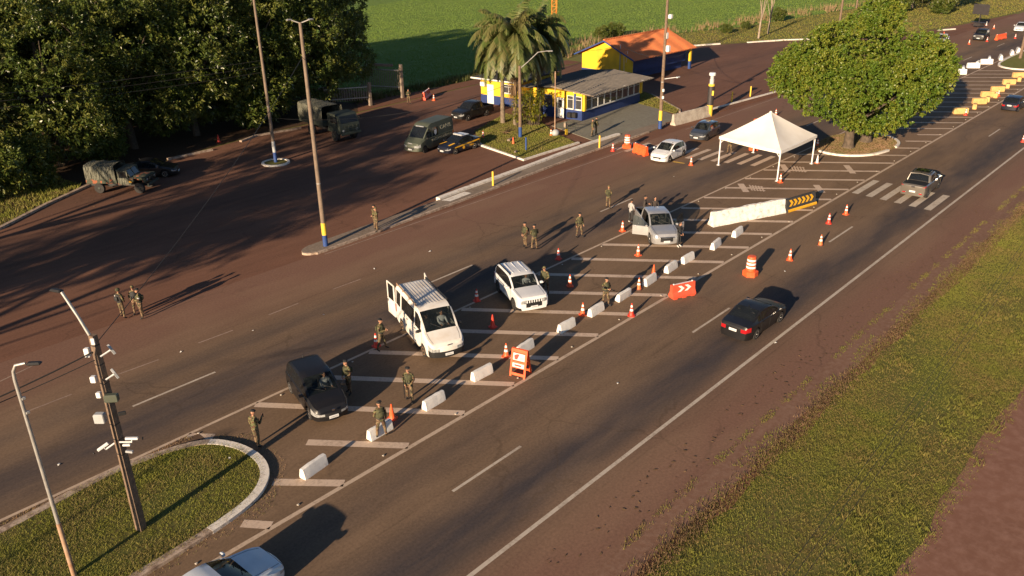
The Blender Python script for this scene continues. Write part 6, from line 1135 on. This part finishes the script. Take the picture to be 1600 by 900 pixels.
for s_, f_, z, rz, tl in ((-.55, .1, 3.62, .5, -.45), (.50, .1, 3.95, .15, .1)):
    o = gear('camera', s_, f_, z, (.58, .13, .13), 'plastic_white', rz, tl); MB().lathe([(.05, 0), (.055, .02)], 10, Matrix.Translation((.34 if s_ > 0 else -.35, 0, 0)) @ Matrix.Rotation(math.pi/2, 4, 'Y')).build('lens', 'glass_dark', o); mb = MB(); mb.tube([(-s_*.8, 0, -.14), (0, 0, -.14), (0, 0, -.05)], .03, 6); mb.build('bracket', 'plastic_white', o)
gear('camera', .34, .15, 3.45, (.34, .14, .12), 'plastic_grey', 0, .15); gear('camera', .30, .15, 3.72, (.36, .12, .1), 'plastic_white')
gear('equipment_box', -.42, .05, 4.75, (.50, .36, .52), 'plastic_grey'); gear('floodlight', .22, .2, 5.62, (.62, .30, .40), 'army_green_pale', .1); gear('equipment_box', -.30, .05, 6.25, (.26, .24, .34), 'plastic_white'); gear('equipment_box', -.26, .05, 5.75-.1, (.22, .2, .30), 'plastic_white'); gear('equipment_box', -.28, .05, 7.25, (.24, .22, .46), 'plastic_white'); gear('equipment_box', .05, .16, 7.7, (.16, .08, .32), 'plastic_white')
gear('bracket', .38, .1, 4.95, (.34, .12, .18), 'trim_black', .4)
for z, s_ in ((7.35, .52), (6.45, .44)):
    o = gear('floodlight', s_, .05, z, (.12, .46, .40), 'plastic_grey', .7, -.35); mb = MB(); mb.tube([(0, 0, 0), (-s_*.75, 0, .0)], .03, 6); mb.build('bracket', 'plastic_white', o)
for z in (3.3, 3.9, 4.5, 5.4, 6.1, 6.8, 7.5): MB().box((0, 0, z), (.285-.0105*z, .285-.0105*z, .03)).build('strap', 'trim_black', C)
tip = at(96, 456, 9.35); b0 = Vector(p)+Vector((0, 0, 7.5)); dl = (tip-b0); rotb = Matrix.Rotation(-R(20), 4, 'Z'); dl = rotb @ dl; mb = MB(); mb.tube([(0, 0, 7.1), (0, 0, 7.55), (dl.x*.5, dl.y*.5, 7.55+dl.z*.52), (dl.x, dl.y, 7.5+dl.z)], [.06, .06, .05, .05], 8); a = mb.build('lamp_arm', 'galvanised', C, 50); mb = MB(); dd = Vector((dl.x, dl.y, 0)).normalized(); mb.bbox((dl.x+dd.x*.2, dl.y+dd.y*.2, 7.52+dl.z), (.45, .2, .1), .05, None, math.atan2(dd.y, dd.x)); mb.build('lamp_head', 'trim_black', a)
# slim street lamp at the left edge
p = at(116, 899, .1); Lp = thing('street_lamp', 'slim steel street lamp with a rusty base at the left end of the near island', 'street lamp', p, 0); mb = MB(); mb.tube([(0, 0, 0), (0, 0, 2.2)], [.085, .08], 10); mb.build('base_tube', 'rusty_steel', Lp, 50)
mb = MB(); mb.tube([(0, 0, 2.2), (0, 0, 7.55), (.02, -.01, 7.85), (.10, -.09, 8.05), (.32, -.28, 8.10)], [.068, .055, .05, .045, .04], 10); mb.build('shaft', 'galvanised', Lp, 50); mb = MB(); mb.bbox((.50, -.45, 8.08), (.42, .19, .1), .05, None, R(-42)); mb.build('lamp_head', 'trim_black', Lp)
for z in (6.4, 6.9): MB().bbox((.07, -.02, z), (.12, .1, .12), .03).build('clamp', 'galvanised', Lp)
c_ = dup(Lp, (-18.2, 23.3, .1), 0, 'slim steel street lamp on the island beyond the left edge of the photograph')
# lamp pole by the palms, thin pole, radio mast
p = at(813, 214, .09); Lq = thing('street_lamp', 'lamp pole with a curved steel arm and blue base on the guard lawn', 'street lamp', p, 0); mb = MB(); mb.tube([(0, 0, 1.0), (0, 0, 6.9)], [.17, .13], 10); mb.build('shaft', 'wood_pole', Lq, 50); mb = MB(); mb.lathe([(.18, 0), (.175, 1.0)], 12); mb.build('base_band', 'blue_band', Lq, 50)
q = at(856, 81, 8.2)-Vector(p); mb = MB(); mb.tube([(0, 0, 6.6), (q.x*.3, q.y*.3, 7.25), (q.x*.65, q.y*.65, 8.1), (q.x, q.y, 8.2)], .045, 7); a = mb.build('lamp_arm', 'galvanised', Lq, 50); mb = MB(); mb.bbox((q.x*1.08, q.y*1.08, 8.18), (.5, .22, .12), .04, None, math.atan2(q.y, q.x)); mb.build('lamp_head', 'galvanised', a)
p = at(867, 208, .05); mb = MB(); mb.tube([(0, 0, 0), (0, 0, 6.1)], [.06, .045], 8); mb.lathe([(.07, 5.5), (.07, 5.95)], 8); tag(mb.build('steel_pole', 'rusty_steel', None, 50, p), 'thin bare steel pole left of the guardhouse door', 'pole')
p = Vector((73.2, 60.6, 0)); Tm = thing('radio_mast', 'orange and white lattice radio mast rising behind the palms', 'radio mast', p, .3)
LEG = [(.34*math.cos(a), .34*math.sin(a)) for a in (0, 2.094, 4.189)]
for k in range(9):
    z0 = k*2.3; m = 'mast_orange' if k % 2 == 1 or k > 3 else 'mast_white'; mb = MB()
    for i, (x, y) in enumerate(LEG):
        mb.tube([(x, y, z0), (x, y, z0+2.3)], .05, 5); x2, y2 = LEG[(i+1) % 3]
        for q in range(4): zz = z0+q*.575; mb.tube([(x, y, zz), (x2, y2, zz+.575)], .022, 4); mb.tube([(x, y, zz), (x2, y2, zz)], .02, 4)
    mb.build('lattice_section', m, Tm)
# camera post (yellow and blue with a glazed head)
p = at(1108, 181); T = thing('camera_post', 'yellow and blue enforcement camera post with a glass head at the barrier end', 'camera post', p, .4); mb = MB(); mb.lathe([(.32, 0), (.32, 1.2)], 16); mb.build('yellow_base', 'yellow_band', T, 40); mb = MB(); mb.lathe([(.34, 1.2), (.34, 3.2)], 16); mb.build('blue_sleeve', 'sign_dark', T, 40); mb = MB(); mb.lathe([(.33, 3.2), (.33, 3.42)], 16); mb.build('yellow_ring', 'yellow_band', T, 40)
mb = MB(); mb.lathe([(.24, 3.42), (.24, 3.9), (.20, 3.9), (.20, 4.3)], 14); mb.build('glass_head', 'totem_glass', T, 40); mb = MB(); mb.lathe([(.34, 4.3), (.36, 4.36), (.36, 4.55), (.30, 4.6)], 16); mb.build('cap', 'plastic_white', T, 40); MB().box((-.30, -.17, 2.5), (.03, .3, .5)).build('emblem', 'yellow_band', T)
# wooden post on the far island, distant poles, dark roadside sign
p = at(1593.5, 92); mb = MB(); mb.tube([(0, 0, 0), (0, 0, 9)], [.22, .16], 10); tag(mb.build('wooden_pole', 'wood_pole', None, 50, p), 'wooden pole on the far grass island at the right', 'pole'); p = at(1312, 35); mb = MB(); mb.tube([(0, 0, 0), (0, 0, 10)], [.22, .15], 10); tag(mb.build('wooden_pole', 'wood_pole', None, 50, p), 'wooden pole on the verge above the big tree', 'pole'); p = at(1338, 13); mb = MB(); mb.tube([(0, 0, 0), (0, 0, 9)], [.2, .14], 10); tag(mb.build('wooden_pole', 'wood_pole', None, 50, p), 'farthest wooden pole on the verge, cut by the top edge', 'pole')
p = at(1528, 43); S1 = thing('message_board', 'dark roadside message board on a post beyond the black SUV', 'sign', p, R(0)); 
mb = MB(); mb.box((0, 0, 1.2), (.14, .14, 2.4)); mb.build('post', 'sign_dark', S1); mb = MB(); mb.bbox((-.1, 0, 3.2), (.16, 3.1, 1.8), .03, None, 0); mb.build('panel', 'sign_dark', S1); mb = MB(); mb.bbox((0, 0, .9), (.9, 3.0, .1), .03); mb.build('solar_panel', 'sign_dark', S1); MB().box((0, 0, .55), (1.0, 1.4, .5)).build('trailer', 'sign_dark', S1); S1.rotation_euler.z = R(-20)
# tent
TC = [Vector(at(1122.5, 258)), Vector(at(1214, 283)), Vector(at(1268, 256)), Vector(at(1177, 238.5))]; cx = sum(TC, Vector())/4
T = thing('event_tent', 'white pyramid roofed event tent on four legs beside the big tree', 'tent', (cx.x, cx.y, 0)); TL = [c-cx for c in TC]; hz = 2.55
for c in TL: mb = MB(); mb.tube([(c.x, c.y, 0), (c.x, c.y, hz)], .065, 8); mb.build('leg', 'plastic_white', T, 50); MB().box((c.x, c.y, .02), (.24, .24, .04)).build('foot', 'plastic_white', T)
mb = MB()
for i in range(4): a, b = TL[i], TL[(i+1) % 4]; mb.tube([(a.x, a.y, hz-.03), (b.x, b.y, hz-.03)], .045, 6); d = (b-a).normalized(); [mb.tube([(q.x, q.y, hz-.6), (q.x+s_*d.x*.55, q.y+s_*d.y*.55, hz-.05)], .03, 5) for q, s_ in ((a, 1), (b, -1))]
mb.build('roof_frame', 'plastic_white', T, 50)
n = 12; mb = MB(); vs = []; fs = []; apex = Vector((0, 0, 4.62))
for i in range(4):
    a, b = TL[i]*1.035, TL[(i+1) % 4]*1.035; base = len(vs)
    for r in range(n+1):
        f = r/n
        for q in range(n+1):
            g_ = q/n; e = a.lerp(b, g_); z = lerp(hz, 4.62, f**1.12)-.05*math.sin(math.pi*g_)*(1-f)-.10*math.sin(math.pi*f)*math.sin(math.pi*g_); k = 1-f*.985; vs.append((e.x*k, e.y*k, z))
    for r in range(n):
        for q in range(n): o = base+r*(n+1)+q; fs.append((o, o+1, o+n+2, o+n+1))
    base = len(vs)
    for q in range(n+1): g_ = q/n; e = a.lerp(b, g_); z = hz-.05*math.sin(math.pi*g_); vs += [(e.x*1.002, e.y*1.002, z), (e.x*1.004, e.y*1.004, z-.24)]
    for q in range(n): fs.append((base+2*q, base+2*q+1, base+2*q+3, base+2*q+2))
mb.add(vs, fs); mb.build('canopy', 'tent_fabric', T, 25); MB().lathe([(.14, 4.5), (.10, 4.68), (.02, 4.72)], 8).build('peak_cap', 'tent_fabric', T)
# gate by the wood
for px, py, h_, lb in ((579, 165, 2.7, 'left concrete gate post in the shade of the wood'), (629, 153, 4.0, 'tall white gate post at the edge of the field')):
    p = at(px, py); mb = MB(); mb.bbox((0, 0, h_/2), (.34, .34, h_), .03); tag(mb.build('gate_post', 'old_concrete', None, None, p), lb, 'gate post', 'concrete gate posts')
def fence(a, b, h_, label, name='slat_gate'):
    L = (b-a).length; t = thing(name, label, 'gate', a, math.atan2(b.y-a.y, b.x-a.x)); mb = MB()
    for z in (.4, h_-.2): mb.box((L/2, 0, z), (L, .06, .10))
    mb.build('rail', 'galvanised', t); mb = MB(); n = int(L/.28)
    for i in range(n): mb.box((.14+i*.28, -.05, h_/2), (.10, .03, h_-.2))
    mb.build('slat_panel', 'old_concrete', t)
g1, g2 = at(579, 165), at(629, 153); q = at(540, 168)
fence(g2+Vector((-.2, .2, .9)), g2+Vector((-2.4, 5.2, .9)), 2.6, 'raised slatted gate leaf beside the tall white gate post'); fence(g1+Vector((-.2, .1, .6)), g1+Vector((-4.6, 2.6, .6)), 1.8, 'slatted fence left of the gate under the trees', 'slat_fence')
mb = MB(); mb.bbox((0, 0, 0), (.35, (g2-g1).length*.5, .3), .04); tag(mb.build('gate_beam', 'old_concrete', None, None, g2+Vector((-1.2, 1.9, 3.9)), .45), 'pale concrete beam above the gate among the leaves', 'beam')
# overhead wires (catenaries between real supports)
def wire(a, b, sag, r, label):
    a, b = Vector(a), Vector(b); pts = [a.lerp(b, i/24)-Vector((0, 0, sag*4*(i/24)*(1-i/24))) for i in range(25)]; mb = MB(); mb.tube(pts, r, 4); o = mb.build('power_cable', 'cable_black'); tag(o, label, 'cable', 'overhead cables')
pt = Vector(at(221, 826, .1)); top = Vector((pt.x, pt.y, 7.6)); pa = Vector(at(509, 384)); pb = Vector(at(431, 253)); pdv = Vector(at(1031, 201))
wire(top, pa+Vector((0, 0, 12.5)), .5, .014, 'cable from the camera pole to the divider lamp pole'); wire(top+Vector((0, 0, -.2)), top+Vector((-16, 2.5, -.6)), .9, .025, 'thick cable from the camera pole toward the left edge'); wire(top+Vector((0, 0, -.5)), top+Vector((-17, 4.5, -1.0)), 1.0, .016, 'thin cable from the camera pole toward the left edge')
for k, dz in enumerate((0, .5, 1.0)): wire(pb+Vector((0, 0, 9.0-dz)), Vector((-8, 70, 10.5-dz)), .7, .02, ['top', 'middle', 'lowest'][k]+' wire crossing in front of the wood from the lamp pole')
hg = Vector((91.0, 64.2, 4.7)); wire(hg, pdv+Vector((0, 0, 7.2)), .5, .022, 'cable from the tiled house to the tall wooden pole'); wire(Vector((91, 65.2, 4.3)), Vector((73.2, 60.6, 6.4)), .4, .022, 'cable from the tiled house gable to the radio mast'); wire(pdv+Vector((0, 0, 7.2)), Vector((104.9, 62, 2.8)), .5, .02, 'cable from the wooden pole down to the house corner'); wire(Vector(at(813, 214))+Vector((0, 0, 5.6)), Vector(at(431, 253))+Vector((0, 0, 4.0)), 1.4, .018, 'slack cable from the lawn lamp pole across the lot')
for k, dv in enumerate((0, .35, .7)): wire(Vector((6, 4.0-dv*.5, 9.2+dv*.1)), Vector((52, 6.4-dv*.5, 9.2+dv*.1)), .9, .006, ['left', 'middle', 'right'][k]+' wire of the three crossing the turf at the lower right')
